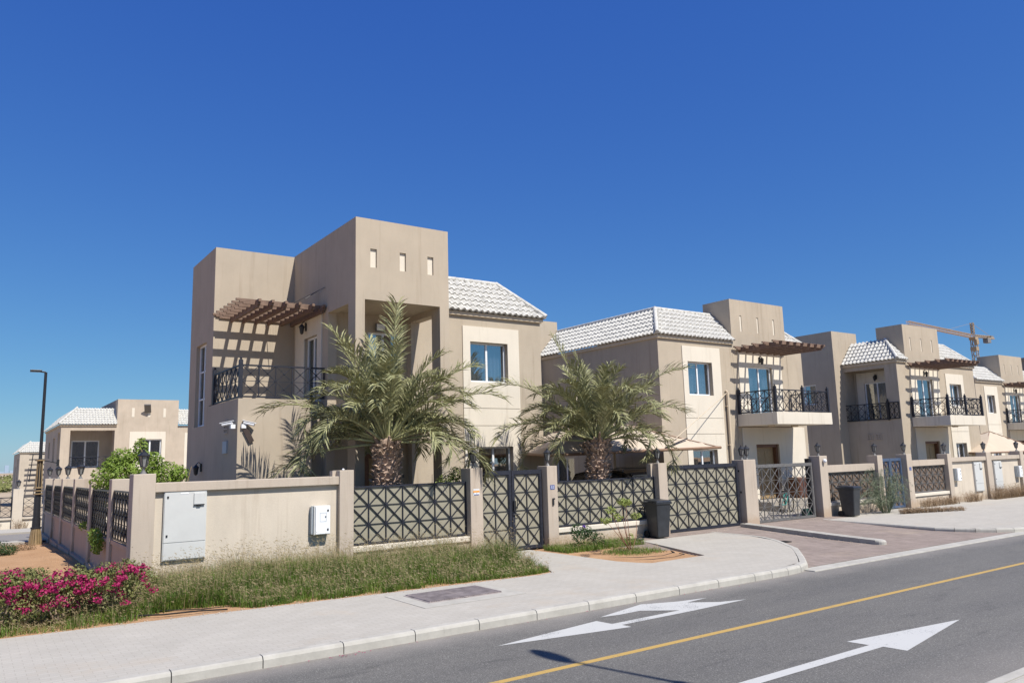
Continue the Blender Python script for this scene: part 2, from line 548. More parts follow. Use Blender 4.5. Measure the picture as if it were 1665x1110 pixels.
mb = MB().quad((-300, 3.4, -.13), (600, 3.4, -.13), (600, 9.66, -.13), (-300, 9.66, -.13))
struct('road', mb, 'asphalt')
mb = MB().box(-300, 600, 7.13, 7.22, -.2, -.126)
struct('yellow_road_line', mb, 'yellowpaint')
A = [(5.66, 8.52), (6.26, 8.66), (6.79, 8.69), (7.57, 8.77), (7.56, 8.56), (7.6, 8.49), (8.1, 8.46), (9.0, 8.52), (8.97, 8.54), (8.55, 8.91), (8.1, 8.9), (7.78, 8.95), (7.84, 8.99), (8.28, 9.09), (8.91, 9.27), (9.51, 9.02), (10.1, 8.94), (10.05, 8.9), (9.55, 8.88), (9.95, 8.54), (10.43, 8.42), (10.28, 8.34), (9.12, 8.37), (8.61, 8.37), (7.94, 8.35), (7.69, 8.36), (7.67, 8.18), (6.96, 8.29), (6.36, 8.37), (5.89, 8.47)]
A = [(5.66, 8.51), (7.57, 8.80), (7.60, 8.50), (9.0, 8.53), (8.55, 8.91), (8.10, 8.90), (7.78, 8.96), (8.28, 9.10), (8.91, 9.27), (9.51, 9.04), (10.10, 8.94), (9.55, 8.88), (9.95, 8.56), (10.43, 8.42), (9.12, 8.37), (7.66, 8.36), (7.67, 8.18)]
B = [(11.26, 5.51), (9.12, 5.10), (9.1, 5.38), (6.0, 5.38), (6.0, 5.53), (9.05, 5.53), (9.02, 5.80)]
def flatpoly(poly, z):
    m = MB()
    m.add([(x, y, z) for x, y in poly], [tuple(range(len(poly)))])
    return m
for P_ in (A, B):
    mb = flatpoly(P_, -.126)
    me_o = struct('road_arrow', mb, 'whitepaint')
    b = bmesh.new(); b.from_mesh(me_o.data)
    bmesh.ops.triangulate(b, faces=b.faces, ngon_method='EAR_CLIP')
    b.to_mesh(me_o.data); b.free()

# pavement (far side, left) ------------------------------------------------
UP = [(-60, 13.3), (.5, 12.9), (3.5, 12.67), (9.2, 12.25), (9.55, 12.35), (9.8, 12.9), (9.95, 13.8), (10.05, 15.72), (11.46, 15.72), (11.47, 12.6), (11.62, 12.1), (11.78, 11.86), (13.46, 11.91), (14.12, 13.66), (14.78, 15.55), (14.8, 15.72), (17.7, 15.72)]
LO = [(-60, 9.6), (12.9, 9.6), (13.8, 9.78), (14.5, 10.3), (15.75, 11.3), (16.88, 12.65), (17.38, 13.8), (17.5, 15.70)]
xs = sorted(set([p[0] for p in UP if p[0] <= 17.5] + [p[0] for p in LO] + [-30, -15, -8, -4, -2, 2, 5, 7, 8.3, 15.2]))
mb = MB()
for a, b in zip(xs, xs[1:]):
    q = [(a, interp(LO, a)), (b, interp(LO, b)), (b, interp(UP, b)), (a, interp(UP, a))]
    z = 0.0
    mb.add([(x, y, z) for x, y in q], [(0, 1, 2, 3)])
    mb.add([(q[2][0], q[2][1], z), (q[3][0], q[3][1], z), (q[3][0], q[3][1], -.3), (q[2][0], q[2][1], -.3)], [(0, 1, 2, 3)])
# pavement corner right of the drives
RX = [(9.6, 24.3), (9.85, 23.3), (10.5, 22.65), (11.3, 22.35), (12.5, 22.55), (15.72, 23.1)]
ys = [9.6, 9.72, 9.85, 10.15, 10.5, 10.9, 11.3, 12.5, 14, 15.72]
for a, b in zip(ys, ys[1:]):
    mb.add([(interp(RX, a), a, 0), (26, a, 0), (26, b, 0), (interp(RX, b), b, 0)], [(0, 1, 2, 3)])
mb.quad((26, 9.6, 0), (600, 9.6, 0), (600, 15.72, 0), (26, 15.72, 0))
struct('pavement', mb, 'pave')
# near-side pavement
struct('near_pavement', MB().quad((-300, -3, 0), (600, -3, 0), (600, 3.62, 0), (-300, 3.62, 0)), 'pave')

# kerbs ---------------------------------------------------------------------
def kerb(mb, path, w=.15, top=0.005, bot=-.35, side=1, seg=1.0, tops=None):
    """stones along path; body lies to the left (side=1) of the travel direction"""
    pts = [Vector((p[0], p[1], 0)) for p in path]
    L = [0]
    for a, b in zip(pts, pts[1:]): L.append(L[-1] + (b - a).length)
    def at(d):
        for i in range(len(pts) - 1):
            if d <= L[i + 1] + 1e-6:
                t = (d - L[i]) / (L[i + 1] - L[i]); p = pts[i].lerp(pts[i + 1], t)
                tp = top if tops is None else lerp(tops[i], tops[i + 1], t)
                return p, (pts[i + 1] - pts[i]).normalized(), tp
        return pts[-1], (pts[-1] - pts[-2]).normalized(), (top if tops is None else tops[-1])
    d = 0
    while d < L[-1] - .05:
        e = min(d + seg - .012, L[-1])
        ks = []
        for q in (d, e):
            p, t, tp = at(q)
            nrm = Vector((-t.y, t.x, 0)) * side
            pr = [(0, bot), (0, tp - .045), (.018, tp - .012), (.045, tp), (w, tp), (w, bot)]
            ks.append([p + nrm * a + Vector((0, 0, z)) for a, z in pr])
        n = 6
        mb.add(ks[0] + ks[1], [(i, (i + 1) % n, n + (i + 1) % n, n + i) for i in range(n)] + [tuple(range(n)), tuple(range(n, 2 * n))])
        d += seg
mb = MB()
kerb(mb, [(-40, 9.45), (12.0, 9.45)], seg=1.0)
kerb(mb, [(12.0, 9.45), (12.95, 9.45), (13.5, 9.52), (13.95, 9.68), (14.6, 10.17), (15.86, 11.2), (17.0, 12.55), (17.36, 13.2), (17.52, 13.8), (17.65, 15.72)], seg=.5)
kerb(mb, [(24.3, 9.45), (220, 9.45)], seg=1.0)
kerb(mb, [(22.95, 15.72), (22.4, 12.5), (22.2, 11.3), (22.28, 10.9), (22.5, 10.4), (22.8, 10.0), (23.2, 9.72), (23.7, 9.53), (24.3, 9.45)], seg=.5)
kerb(mb, [(-40, 3.78), (220, 3.78)], side=-1, seg=1.0)
struct('kerb', mb, 'kerb')
mb = MB().box(13.7, 24.0, 9.36, 9.70, -.3, -.108)
struct('drive_apron', mb, 'kerb', bevel=.01)
# drive
mb = MB()
D = [(9.70, -.106), (12.5, -.075), (15.72, .02)]
for (y0, z0), (y1, z1) in zip(D, D[1:]):
    mb.quad((13.4, y0, z0), (24.4, y0, z0), (24.4, y1, z1), (13.4, y1, z1))
struct('driveway', mb, 'drive')
mb = MB()
med = [(18.42, 10.72), (18.60, 11.8), (18.95, 13.6), (19.30, 15.46)]
kerb(mb, med, w=.15, side=1, seg=.5, tops=[.01, .03, .07, .11])
kerb(mb, med, w=.15, side=-1, seg=.5, tops=[.01, .03, .07, .11])
mb.lathe((18.42, 10.72, -.3), [(.15, 0), (.15, .27), (.13, .3), (.105, .309)], 16)
struct('median_kerb', mb, 'kerb')
# yard paving inside the plots
struct('yard_paving', MB().quad((2.7, 15.9, .02), (120, 15.9, .02), (120, 33, .02), (2.7, 33, .02)), 'yard')
# side road far left
mb = MB().quad((-200, 32.0, -.13), (60, 32.0, -.13), (60, 41, -.45), (-200, 41, -.45))
struct('side_road', mb, 'asphalt')
mb = MB().box(-60, 2.3, 31.2, 31.9, -.4, -.08).box(-60, 40, 41.1, 43.9, -.7, -.38)
struct('side_pavement', mb, 'pave')
# soil bed by the drive
random.seed(8)
mb = MB()
bed = [(11.47, 12.55), (11.62, 12.1), (11.8, 11.87), (13.45, 11.92), (14.1, 13.66), (14.77, 15.5), (14.77, 15.6), (11.5, 15.6)]
xs = [11.49 + i * .1 for i in range(34)]
g = {}
BL = [(11.47, 12.55), (11.62, 12.1), (11.8, 11.87), (13.45, 11.92), (14.1, 13.66), (14.77, 15.5)]
for i, x in enumerate(xs):
    lo = interp(BL, x)
    for j in range(30):
        y = lerp(lo, 15.6, j / 29)
        e = min(1, min(j, 4) / 3)
        g[i, j] = len(mb.v)
        mb.v.append((x, y, -.055 + e * (.02 * math.sin(x * 3.1 + y * 5) + .012 * random.random() - .0)))
for i in range(len(xs) - 1):
    for j in range(29):
        mb.f.append((g[i, j], g[i + 1, j], g[i + 1, j + 1], g[i, j + 1]))
struct('soil', mb, 'sand', smooth=True)
# sand strip of the long bed
mb = MB()
xs = [-10 + i * .25 for i in range(81)]
g = {}
for i, x in enumerate(xs):
    hi = 15.6 if x > 2.4 else 16.5
    for j in range(14):
        y = lerp(interp(UP, min(x, 9.9)), hi, j / 13)
        if x > 9.9: y = lerp(15.4, 15.6, j / 13)
        g[i, j] = len(mb.v)
        mb.v.append((x, y, -.012 + .016 * math.sin(x * 2.1 + y * 3.3) * min(1, j / 3) + random.uniform(-.008, .008)))
for i in range(len(xs) - 1):
    if xs[i + 1] > 9.95: break
    for j in range(13):
        mb.f.append((g[i, j], g[i + 1, j], g[i + 1, j + 1], g[i, j + 1]))
struct('planting_bed', mb, 'sand', smooth=True)

# drain cover and manhole ----------------------------------------------------
t = thing('drain_cover', 'rusty steel drain cover set in the pale pavement by the grass', 'drain cover', (6.6, 11.5, 0))
fr = MB().box(5.85, 7.75, 10.75, 12.15, .002, .006).build('concrete_surround', 'kerb', t)
mb = MB()
mb.box(6.1, 7.48, 11.08, 11.96, .0065, .012)
for i in range(46):
    x = 6.13 + i * .03
    mb.box(x, x + .014, 11.1, 11.94, .012, .028)
mb.box(6.76, 6.82, 11.08, 11.96, .02, .024)
mb.build('steel_plate', plain('rusty_steel', (.34, .29, .27), .75, 0, .3, 5, .3, .3), t)
t = thing('manhole_cover', 'dark square manhole cover lying flat in the red paved drive', 'manhole cover', (17.1, 12.9, -.06))
mb = MB().box(16.75, 17.35, 12.45, 13.35, -.09, -.055)
for i in range(9): mb.box(16.79 + i * .06, 16.82 + i * .06, 12.5, 13.3, -.055, -.05)
mb.build('cover_plate', 'rubber', t)

# ================================================================= WALLS, FENCES AND GATES
PY = 15.5     # post face; fences at 15.7
def grille(mb, a0, a1, z0, z1, nc, nr, P, frame=.035, bw=.022):
    """bars in local (a, d, z); P maps to world"""
    mb.m = P
    da = (a1 - a0) / nc; dz = (z1 - z0) / nr
    f = frame / 2
    mb.box(a0 - f, a1 + f, -f, f, z1 - f, z1 + f)
    mb.box(a0 - f, a1 + f, -f, f, z0 - f, z0 + f)
    for x in (a0, a1): mb.box(x - f, x + f, -f * .98, f * .98, z0 + f, z1 - f)
    for i in range(1, nc): mb.box(a0 + i * da - bw / 2, a0 + i * da + bw / 2, -.012, .012, z0 + f, z1 - f)
    for j in range(1, nr): mb.box(a0 + f, a1 - f, -.006, .006, z0 + j * dz - .007, z0 + j * dz + .007)
    for i in range(nc):
        for j in range(nr):
            x0, x1, y0, y1 = a0 + i * da, a0 + (i + 1) * da, z0 + j * dz, z0 + (j + 1) * dz
            mb.m = P
            for (p, q) in (((x0, y0), (x1, y1)), ((x0, y1), (x1, y0))):
                ln = math.hypot(q[0] - p[0], q[1] - p[1]); nx, nz = -(q[1] - p[1]) / ln * .0085, (q[0] - p[0]) / ln * .0085
                off = .0 if p[1] == y0 else .006
                v = [(p[0] - nx, -.01 - off, p[1] - nz), (p[0] + nx, -.01 - off, p[1] + nz), (q[0] + nx, -.01 - off, q[1] + nz), (q[0] - nx, -.01 - off, q[1] - nz),
                     (p[0] - nx, .01 - off, p[1] - nz), (p[0] + nx, .01 - off, p[1] + nz), (q[0] + nx, .01 - off, q[1] + nz), (q[0] - nx, .01 - off, q[1] - nz)]
                mb.add(v, [(0, 1, 2, 3), (7, 6, 5, 4), (0, 4, 5, 1), (1, 5, 6, 2), (2, 6, 7, 3), (3, 7, 4, 0)])
            cx, cz = (x0 + x1) / 2, (y0 + y1) / 2
            s = .025
            mb.add([(cx - s, -.02, cz), (cx, -.02, cz + s), (cx + s, -.02, cz), (cx, -.02, cz - s), (cx - s, .012, cz), (cx, .012, cz + s), (cx + s, .012, cz), (cx, .012, cz - s), (cx, -.034, cz)],
                   [(8, 0, 1), (8, 1, 2), (8, 2, 3), (8, 3, 0), (7, 6, 5, 4), (0, 4, 5, 1), (1, 5, 6, 2), (2, 6, 7, 3), (3, 7, 4, 0)])
    mb.m = None
    return mb
def fx(Y): return lambda a, d, z: (a, Y + d, z)
def fy(X): return lambda a, d, z: (X + d, a, z)

def post(root, x0, x1, z1, y0=PY, y1=PY + .42, mat='post', z0=-.15):
    o = MB().box(x0, x1, y0, y1, z0, z1).build('post', mat, root, bevel=.012)
    return o
def fence(root, x0, x1, zt, zb, nc, nr, backing='sheet', bars='metal', Y=15.7, cap=True):
    grille(MB(), x0 + .02, x1 - .02, zb + .05, zt, nc, nr, fx(Y)).build('grille', bars, root)
    if backing: MB().box(x0 + .01, x1 - .01, Y + .016, Y + .03, zb + .04, zt).build('backing_sheet', backing, root)
    mb = MB().box(x0, x1, Y - .10, Y + .14, -.2, zb - .10)
    mb.build('plinth', 'wallcream', root)
    MB().box(x0, x1, Y - .15, Y + .18, zb - .10, zb + .01).build('plinth_coping', 'cream', root, bevel=.008)

# plot of the first house: corner wall + first fence
t = thing('boundary_wall', 'cream wall with overhanging coping and open fence bay, from the street corner to the double gate', 'boundary wall', (6.2, 15.7, 0))
post(t, 2.50, 2.88, 2.12); post(t, 6.44, 6.76, 2.07); post(t, 9.66, 10.0, 2.02)
MB().box(2.88, 6.44, 15.62, 15.86, -.2, 1.78).build('wall_panel', 'wallcream', t)
MB().box(2.88, 6.44, 15.53, 15.9, 1.78, 1.95).build('coping', 'post', t, bevel=.01)
fence(t, 6.76, 9.66, 1.70, .46, 7, 3)
# small stub and knob behind the middle post
MB().box(6.36, 6.44, 15.7, 15.86, 1.95, 2.06).build('stub', 'post', t)
mb = MB(); mb.lathe((6.6, 15.7, 2.07), [(.02, 0), (.028, .012), (.02, .03), (.004, .038)], 10); mb.build('cap_stub', 'white', t)

# utility cabinets on the wall
def cabinet(x0, x1, z0, z1, label, split=.33, tall=True, Y=15.62):
    t = thing('meter_cabinet' if tall else 'junction_box', label, 'cabinet' if tall else 'box', ((x0 + x1) / 2, Y, z0))
    w = x1 - x0
    if tall:
        MB().box(x0, x1, Y - .06, Y + .01, z0, z1).build('case', 'cabinet', t, bevel=.006)
        MB().box(x0 + .015, x1 - .015, Y - .072, Y - .06, z0 + .02, z0 + split - .01).build('lower_door', 'cabinet', t, bevel=.003)
        d = MB().box(x0 + .012, x1 - .012, Y - .075, Y - .06, z0 + split, z1 - .015).build('upper_door', 'cabinet', t, bevel=.003)
        mb = MB()
        for z in (z1 - .11, z0 + split + .12): mb.lathe((0, 0, 0), [(.018, 0), (.018, .02), (.01, .024)], 10) if False else mb.box(x0 + .05, x0 + .08, Y - .086, Y - .075, z - .02, z + .02)
        mb.build('latch', 'black', d)
        if w > .5:
            q = MB().box(x1 - .24, x1 - .05, Y - .10, Y - .075, z1 - .26, z1 - .05).build('inspection_flap', 'cabinet', t, bevel=.004)
            MB().box(x1 - .245, x1 - .05, Y - .108, Y - .078, z1 - .275, z1 - .262).box(x1 - .19, x1 - .12, Y - .105, Y - .08, z1 - .30, z1 - .276).build('flap_catch', 'black', q)
            MB().box(x0 + w * .37, x0 + w * .56, Y - .079, Y - .0752, z1 - .06, z1 - .035).build('white_label', 'white', d)
        else:
            MB().bar((x1 - .1, Y - .09, z1 - .06), (x1 - .06, Y - .09, z1 - .22), .03, .02).build('inspection_flap', 'black', t)
    else:
        MB().box(x0 + .03, x1, Y - .17, Y + .01, z0, z1).build('case', 'cabinet', t, bevel=.008)
        d = MB().box(x0 + .06, x1 - .01, Y - .19, Y - .17, z0 + .015, z1 - .015).build('box_door', 'white', t, bevel=.004)
        MB().box(x1 - .075, x1 - .045, Y - .2, Y - .19, z1 - .12, z1 - .08).box(x1 - .075, x1 - .045, Y - .2, Y - .19, z0 + .08, z0 + .12).box(x1 - .12, x1 - .10, Y - .198, Y - .19, z1 - .24, z1 - .21).build('latch', 'black', d)
        MB().slab('x', Y - .1935, x0 + .15, x1 - .09, z1 - .32, z1 - .14, .004, [(x0 + .156, x1 - .096, z1 - .314, z1 - .146)]).build('door_outline', 'greyprint', d)
        MB().box(x0, x0 + .03, Y - .12, Y, z0 + .02, z1 - .02).build('hinge_side', 'greyprint', t)
    return t
cabinet(3.04, 3.80, .53, 1.79, 'tall grey meter cabinet with a flap on the cream corner wall of the nearest house')
cabinet(5.84, 6.22, .79, 1.37, 'small white junction box with black latches on the nearest cream wall', tall=False)

# signs on the gate posts
t = thing('wall_sticker', 'orange and blue sticker on the left post of the double gate', 'sticker', (9.84, PY, 1.45))
MB().box(9.735, 9.90, PY - .004, PY + .002, 1.395, 1.54).build('paper', 'white', t)
MB().box(9.73, 9.90, PY - .007, PY - .004, 1.46, 1.50).build('orange_band', 'orange', t)
MB().box(9.75, 9.89, PY - .007, PY - .004, 1.40, 1.42).build('blue_band', 'blueprint', t)
mb = MB()
for i in range(6): mb.box(9.74 + i * .026, 9.757 + i * .026, PY - .007, PY - .004, 1.515, 1.53)
for i in range(2): mb.box(9.735 + i * .08, 9.76 + i * .08, PY - .007, PY - .004, 1.432, 1.452)
mb.build('print', 'greyprint', t)
t = thing('number_plate', 'small blue house number plate on the right post of the double gate', 'number plate', (12.07, PY, 1.5))
MB().box(12.0, 12.14, PY - .008, PY + .002, 1.43, 1.54).build('plate', 'blueprint', t)
mb = MB()
for x in (12.035, 12.085): mb.box(x, x + .008, PY - .011, PY - .008, 1.455, 1.515).box(x + .012, x + .03, PY - .011, PY - .008, 1.455, 1.463).box(x + .012, x + .03, PY - .011, PY - .008, 1.507, 1.515)
mb.build('digits', 'white', t)
t = thing('doorbell', 'black doorbell intercom on the post right of the double gate', 'doorbell', (12.08, PY, 1.15))
MB().box(12.05, 12.10, PY - .03, PY + .002, 1.04, 1.18).build('panel', 'black', t, bevel=.006)
MB().box(12.055, 12.12, PY - .035, PY - .01, 1.18, 1.215).build('hood', 'black', t)

# double pedestrian gate
def gate(label, x0, x1, z0, z1, nc, nr, leaves, backing, bars, Y=15.72, name='metal_gate', handle=True, frame=.10, low=.06):
    t = thing(name, label, 'gate', ((x0 + x1) / 2, Y, z0))
    w = (x1 - x0) / leaves
    for k in range(leaves):
        a, b = x0 + k * w + .008, x0 + (k + 1) * w - .008
        f = frame
        mb = MB().slab('x', Y - .03, a, b, z0, z1, .06, [(a + f * .7, b - f * .7, z0 + f * .6, z1 - f)])
        lf = mb.build('gate_leaf', bars, t)
        grille(MB(), a + f * .7, b - f * .7, z0 + f * .6, z1 - f, nc, nr, fx(Y)).build('grille', bars, lf)
        if backing: MB().box(a + f * .7, b - f * .7, Y + .014, Y + .024, z0 + f * .6, z1 - f).build('backing_sheet', backing, lf)
    if handle:
        c = (x0 + x1) / 2
        mb = MB().box(c + .03, c + .09, Y - .07, Y - .032, .95, 1.2)
        mb.tube([(c + .1, Y - .05, 1.0), (c + .1, Y - .11, 1.02), (c + .1, Y - .11, 1.25), (c + .1, Y - .05, 1.27)], .012, 6)
        mb.tube([(c + .02, Y - .06, .88), (c + .2, Y - .07, .88)], .012, 6)
        mb.build('handle', 'black', t)
    return t
gate('dark blue double gate with four rows of crosses between two lantern posts, nearest gate', 10.02, 11.90, .03, 1.93, 2, 4, 2, 'sheet', 'metal')

t = thing('boundary_wall', 'fence bay with tan backing behind the soil bed, between the double gate and the driveway gate', 'boundary wall', (14, 15.7, 0))
post(t, 11.92, 12.24, 2.01); post(t, 15.84, 16.18, 1.98)
fence(t, 12.24, 15.84, 1.60, .45, 9, 3)
MB().box(15.76, 15.84, 15.72, 15.88, 1.6, 1.97).build('stub', 'post', t)
gate('wide dark sliding gate with tan backing behind the nearer black bin', 16.22, 19.46, .03, 1.90, 7, 4, 1, 'sheet', 'metal', handle=False)
t = thing('gate_post', 'broad tan post between the backed sliding gate and the see-through gate', 'gate post', (19.8, 15.7, 0))
MB().box(19.52, 20.10, PY, PY + .46, -.15, 1.99).build('post_body', 'post', t, bevel=.012)
MB().box(19.515, 19.519, PY + .18, PY + .24, 1.62, 1.68).box(19.515, 19.519, PY + .14, PY + .2, .98, 1.04).build('bolt_hole', 'black', t)
gate('open see-through driveway gate without backing, front steps showing behind', 20.14, 23.3, .03, 1.82, 7, 4, 1, None, 'lightmetal', handle=False)
t = thing('sliding_gate_motor', 'dark upright gate guide and motor box beside the see-through gate', 'gate motor', (23.3, 15.9, 0))
MB().box(23.32, 23.44, 15.82, 15.98, 0, 1.95).build('guide_post', 'black', t)
MB().box(23.0, 23.3, 15.85, 16.05, 0, .3).build('motor_box', plain('green_box', (.02, .06, .05), .5), t, bevel=.02)

t = thing('boundary_wall', 'brown-backed fence bay behind the farther black bin and the feathery shrub', 'boundary wall', (25.3, 15.7, 0))
post(t, 23.46, 23.90, 2.03); post(t, 27.0, 27.34, 1.98)
fence(t, 23.90, 27.0, 1.44, .45, 7, 3, 'brownsheet', 'lightmetal')
MB().box(23.9, 27.0, 15.62, 15.84, 1.46, 1.70).build('top_beam', 'post', t)
gate('blue grey double gate half hidden by the feathery shrub', 27.38, 28.96, .03, 1.85, 2, 4, 2, 'brownsheet', 'bluemetal')
t = thing('boundary_wall', 'far cream wall with four grey cabinets and a brown-backed fence bay at its left end', 'boundary wall', (36, 15.7, 0))
post(t, 29.0, 29.37, 1.98); post(t, 32.10, 32.43, 1.94); post(t, 35.42, 35.86, 1.95); post(t, 38.65, 39.0, 1.95); post(t, 42.3, 42.7, 1.95); post(t, 46.0, 46.4, 1.95)
fence(t, 29.37, 32.10, 1.50, .48, 6, 3, 'brownsheet', 'lightmetal')
MB().box(29.37, 32.1, 15.62, 15.84, 1.52, 1.74).build('top_beam', 'post', t)
for a, b in ((32.43, 35.42), (35.86, 38.65), (39.0, 42.3), (42.7, 46.0)):
    MB().box(a, b, 15.62, 15.86, -.2, 1.62).build('wall_panel', 'wallcream', t)
    MB().box(a, b, 15.53, 15.9, 1.62, 1.78).build('coping', 'post', t)
t = thing('number_plate', 'small blue number plate on the post right of the blue grey gate', 'number plate', (29.2, PY, 1.45))
MB().box(29.12, 29.27, PY - .008, PY + .002, 1.38, 1.5).build('plate', 'blueprint', t)
cabinet(32.6, 32.95, .85, 1.35, 'small white junction box left of the two far grey cabinets', tall=False)
cabinet(34.35, 35.05, .35, 1.55, 'far tall grey cabinet on the wall left of a lantern post')
cabinet(36.15, 36.85, .35, 1.55, 'far tall grey cabinet on the wall right of a lantern post')
cabinet(38.2, 38.55, .8, 1.3, 'farthest white junction box at the right edge of the wall', tall=False)

# side wall of the first plot, running away on the left
t = thing('side_wall', 'shaded side wall with barred openings running back along the sand', 'boundary wall', (2.7, 25, 0))
sy = [(18.0, 18.35), (21.2, 21.55), (24.6, 24.95), (27.9, 28.25), (30.9, 31.25), (34.3, 34.65)]
mb = MB()
prev = 15.92
for k, (a, b) in enumerate(sy):
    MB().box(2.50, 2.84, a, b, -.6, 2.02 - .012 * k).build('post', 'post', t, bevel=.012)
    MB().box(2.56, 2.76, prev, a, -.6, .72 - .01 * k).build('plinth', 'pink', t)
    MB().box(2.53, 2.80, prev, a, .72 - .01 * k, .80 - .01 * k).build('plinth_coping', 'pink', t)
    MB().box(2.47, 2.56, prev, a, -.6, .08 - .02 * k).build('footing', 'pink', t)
    n = 6 if k == 0 else 8
    grille(MB(), prev + .03, a - .03, .84 - .01 * k, 1.78 - .012 * k, n, 3, fy(2.56)).build('grille', 'black', t)
    prev = b

# ================================================================= LANTERNS
t = thing('post_lantern', 'black lantern on the corner post of the nearest wall', 'lantern', (2.69, 15.68, 2.12), 'lanterns on the wall posts', local=True)
mb = MB(); mb.lathe((0, 0, 0), [(.062, 0), (.055, .015), (.028, .06), (.02, .10), (.03, .115), (.045, .13)], 12); mb.build('lantern_base', 'lightmetal', t)
mb = MB(); mb.lathe((0, 0, .13), [(.035, 0), (.05, .01), (.085, .19)], 6); mb.build('glass', 'glass', t)
mb = MB()
for k in range(6):
    g_ = PI / 3 * k
    mb.bar((.052 * math.cos(g_), .052 * math.sin(g_), .13), (.09 * math.cos(g_), .09 * math.sin(g_), .325), .012)
mb.lathe((0, 0, .125), [(.03, 0), (.06, .005), (.055, .02), (.03, .022)], 6)
mb.build('cage', 'black', t)
mb = MB(); mb.lathe((0, 0, .32), [(.10, 0), (.115, .012), (.10, .025), (.05, .075), (.03, .08), (.03, .095), (.012, .105), (.016, .12), (.004, .14)], 12); mb.build('cap', 'black', t)
LANT = t
for x, y, z, lb in ((9.86, 15.68, 2.02, 'black lantern on the left post of the nearest double gate'),
                    (12.08, 15.68, 2.01, 'black lantern on the post with the blue number plate, right of the double gate'),
                    (16.0, 15.68, 1.98, 'black lantern on the post behind the nearer bin'),
                    (19.70, 15.70, 1.99, 'left one of the paired lanterns on the broad gate post'),
                    (19.94, 15.70, 1.99, 'right one of the paired lanterns on the broad gate post'),
                    (23.68, 15.68, 2.03, 'lantern above the white ball on the post by the farther bin'),
                    (27.15, 15.68, 1.98, 'lantern on the post behind the feathery shrub'),
                    (29.18, 15.68, 1.98, 'lantern on the post right of the blue grey gate'),
                    (32.26, 15.68, 1.94, 'lantern on the post left of the far cream wall'),
                    (35.64, 15.68, 1.95, 'lantern on the post between the two far grey cabinets'),
                    (38.8, 15.68, 1.95, 'farthest lantern at the right edge of the street wall'),
                    (2.65, 24.78, 1.99, 'nearest of the four lanterns along the receding side wall'),
                    (2.65, 28.08, 1.98, 'second nearest of the four lanterns along the receding side wall'),
                    (2.65, 31.08, 1.97, 'second farthest of the four lanterns along the receding side wall'),
                    (2.65, 34.48, 1.96, 'farthest of the four lanterns along the receding side wall')):
    dup(LANT, (x, y, z), label=lb)
mb = MB(); mb.lathe((23.66, 15.44, 1.86), [(.01, -.07), (.05, -.05), (.07, 0), (.05, .05), (.01, .07)], 12)
tag(mb.build('globe_light', 'white', smooth=True), 'white ball hanging on the post face under a lantern', 'light')

# ================================================================= HOUSES
def window(root, ax, pl, a0, a1, z0, z1, curtain='curtain', rec=.14, n=2, cover=1.0, fw=.055, name='window'):
    P = (lambda a, z, d: (a, pl + d, z)) if ax == 'x' else (lambda a, z, d: (pl + d, a, z))
    def bx(m, a, b, c, e, d0, d1):
        p = P(a, c, d0); q = P(b, e, d1)
        m.box(min(p[0], q[0]), max(p[0], q[0]), min(p[1], q[1]), max(p[1], q[1]), min(p[2], q[2]), max(p[2], q[2]))
    mb = MB()
    bx(mb, a0, a1, z1 - fw, z1, rec, rec + .06); bx(mb, a0, a1, z0, z0 + fw, rec, rec + .06)
    bx(mb, a0, a0 + fw, z0 + fw, z1 - fw, rec, rec + .06); bx(mb, a1 - fw, a1, z0 + fw, z1 - fw, rec, rec + .06)
    for k in range(1, n):
        c = a0 + (a1 - a0) * k / n
        bx(mb, c - fw * .6, c + fw * .6, z0 + fw, z1 - fw, rec + .005, rec + .055)
    w = mb.build(name, 'white', root)
    for k in range(n):
        c0 = a0 + (a1 - a0) * k / n + fw * (1 if k == 0 else .6); c1 = a0 + (a1 - a0) * (k + 1) / n - fw * (1 if k == n - 1 else .6)
        m = MB(); bx(m, c0, c1, z0 + fw, z1 - fw, rec + .028, rec + .034); m.build('pane', 'pane', w)
    # curtain folds
    m = MB(); N = int((a1 - a0) * 40); pts = []
    for i in range(N + 1):
        a = a0 + .02 + (a1 - a0 - .04) * i / N
        pts.append((a, rec + .16 + .025 * math.sin(a * 42) + .012 * math.sin(a * 17)))
    zt = z1 - .02; zb = z0 + (1 - cover) * (z1 - z0)
    for (a, d), (b, e) in zip(pts, pts[1:]):
        m.quad(P(a, zb, d), P(b, zb, e), P(b, zt, e), P(a, zt, d))
    m.build('curtain', curtain, w, smooth=True)
    m = MB(); bx(m, a0 - .1, a1 + .1, z0 - .1, z1 + .1, rec + .28, rec + .31); m.build('room_dark_sheet', 'dark', w)  # near-black sheet stands in for the unlit room behind the window
    return w

def surround(root, ax, pl, a0, a1, z0, z1, hole=(), grooves=(), mat='cream', name='window_surround', ground=False):
    """cream panel standing 3 cm proud of the wall, split by thin grooves"""
    mb = MB()
    zs = [z0] + sorted(grooves) + [z1]
    for k, (c, d) in enumerate(zip(zs, zs[1:])):
        lo = c + (.008 if k else 0); hi = d - (.008 if k < len(zs) - 2 else 0)
        hs = [(h[0], h[1], max(lo, h[2]), min(hi, h[3])) for h in hole if h[3] > lo and h[2] < hi]
        mb.slab(ax, pl - .03, a0, a1, lo, hi, .035, hs)
    return mb.build(name, mat, root)

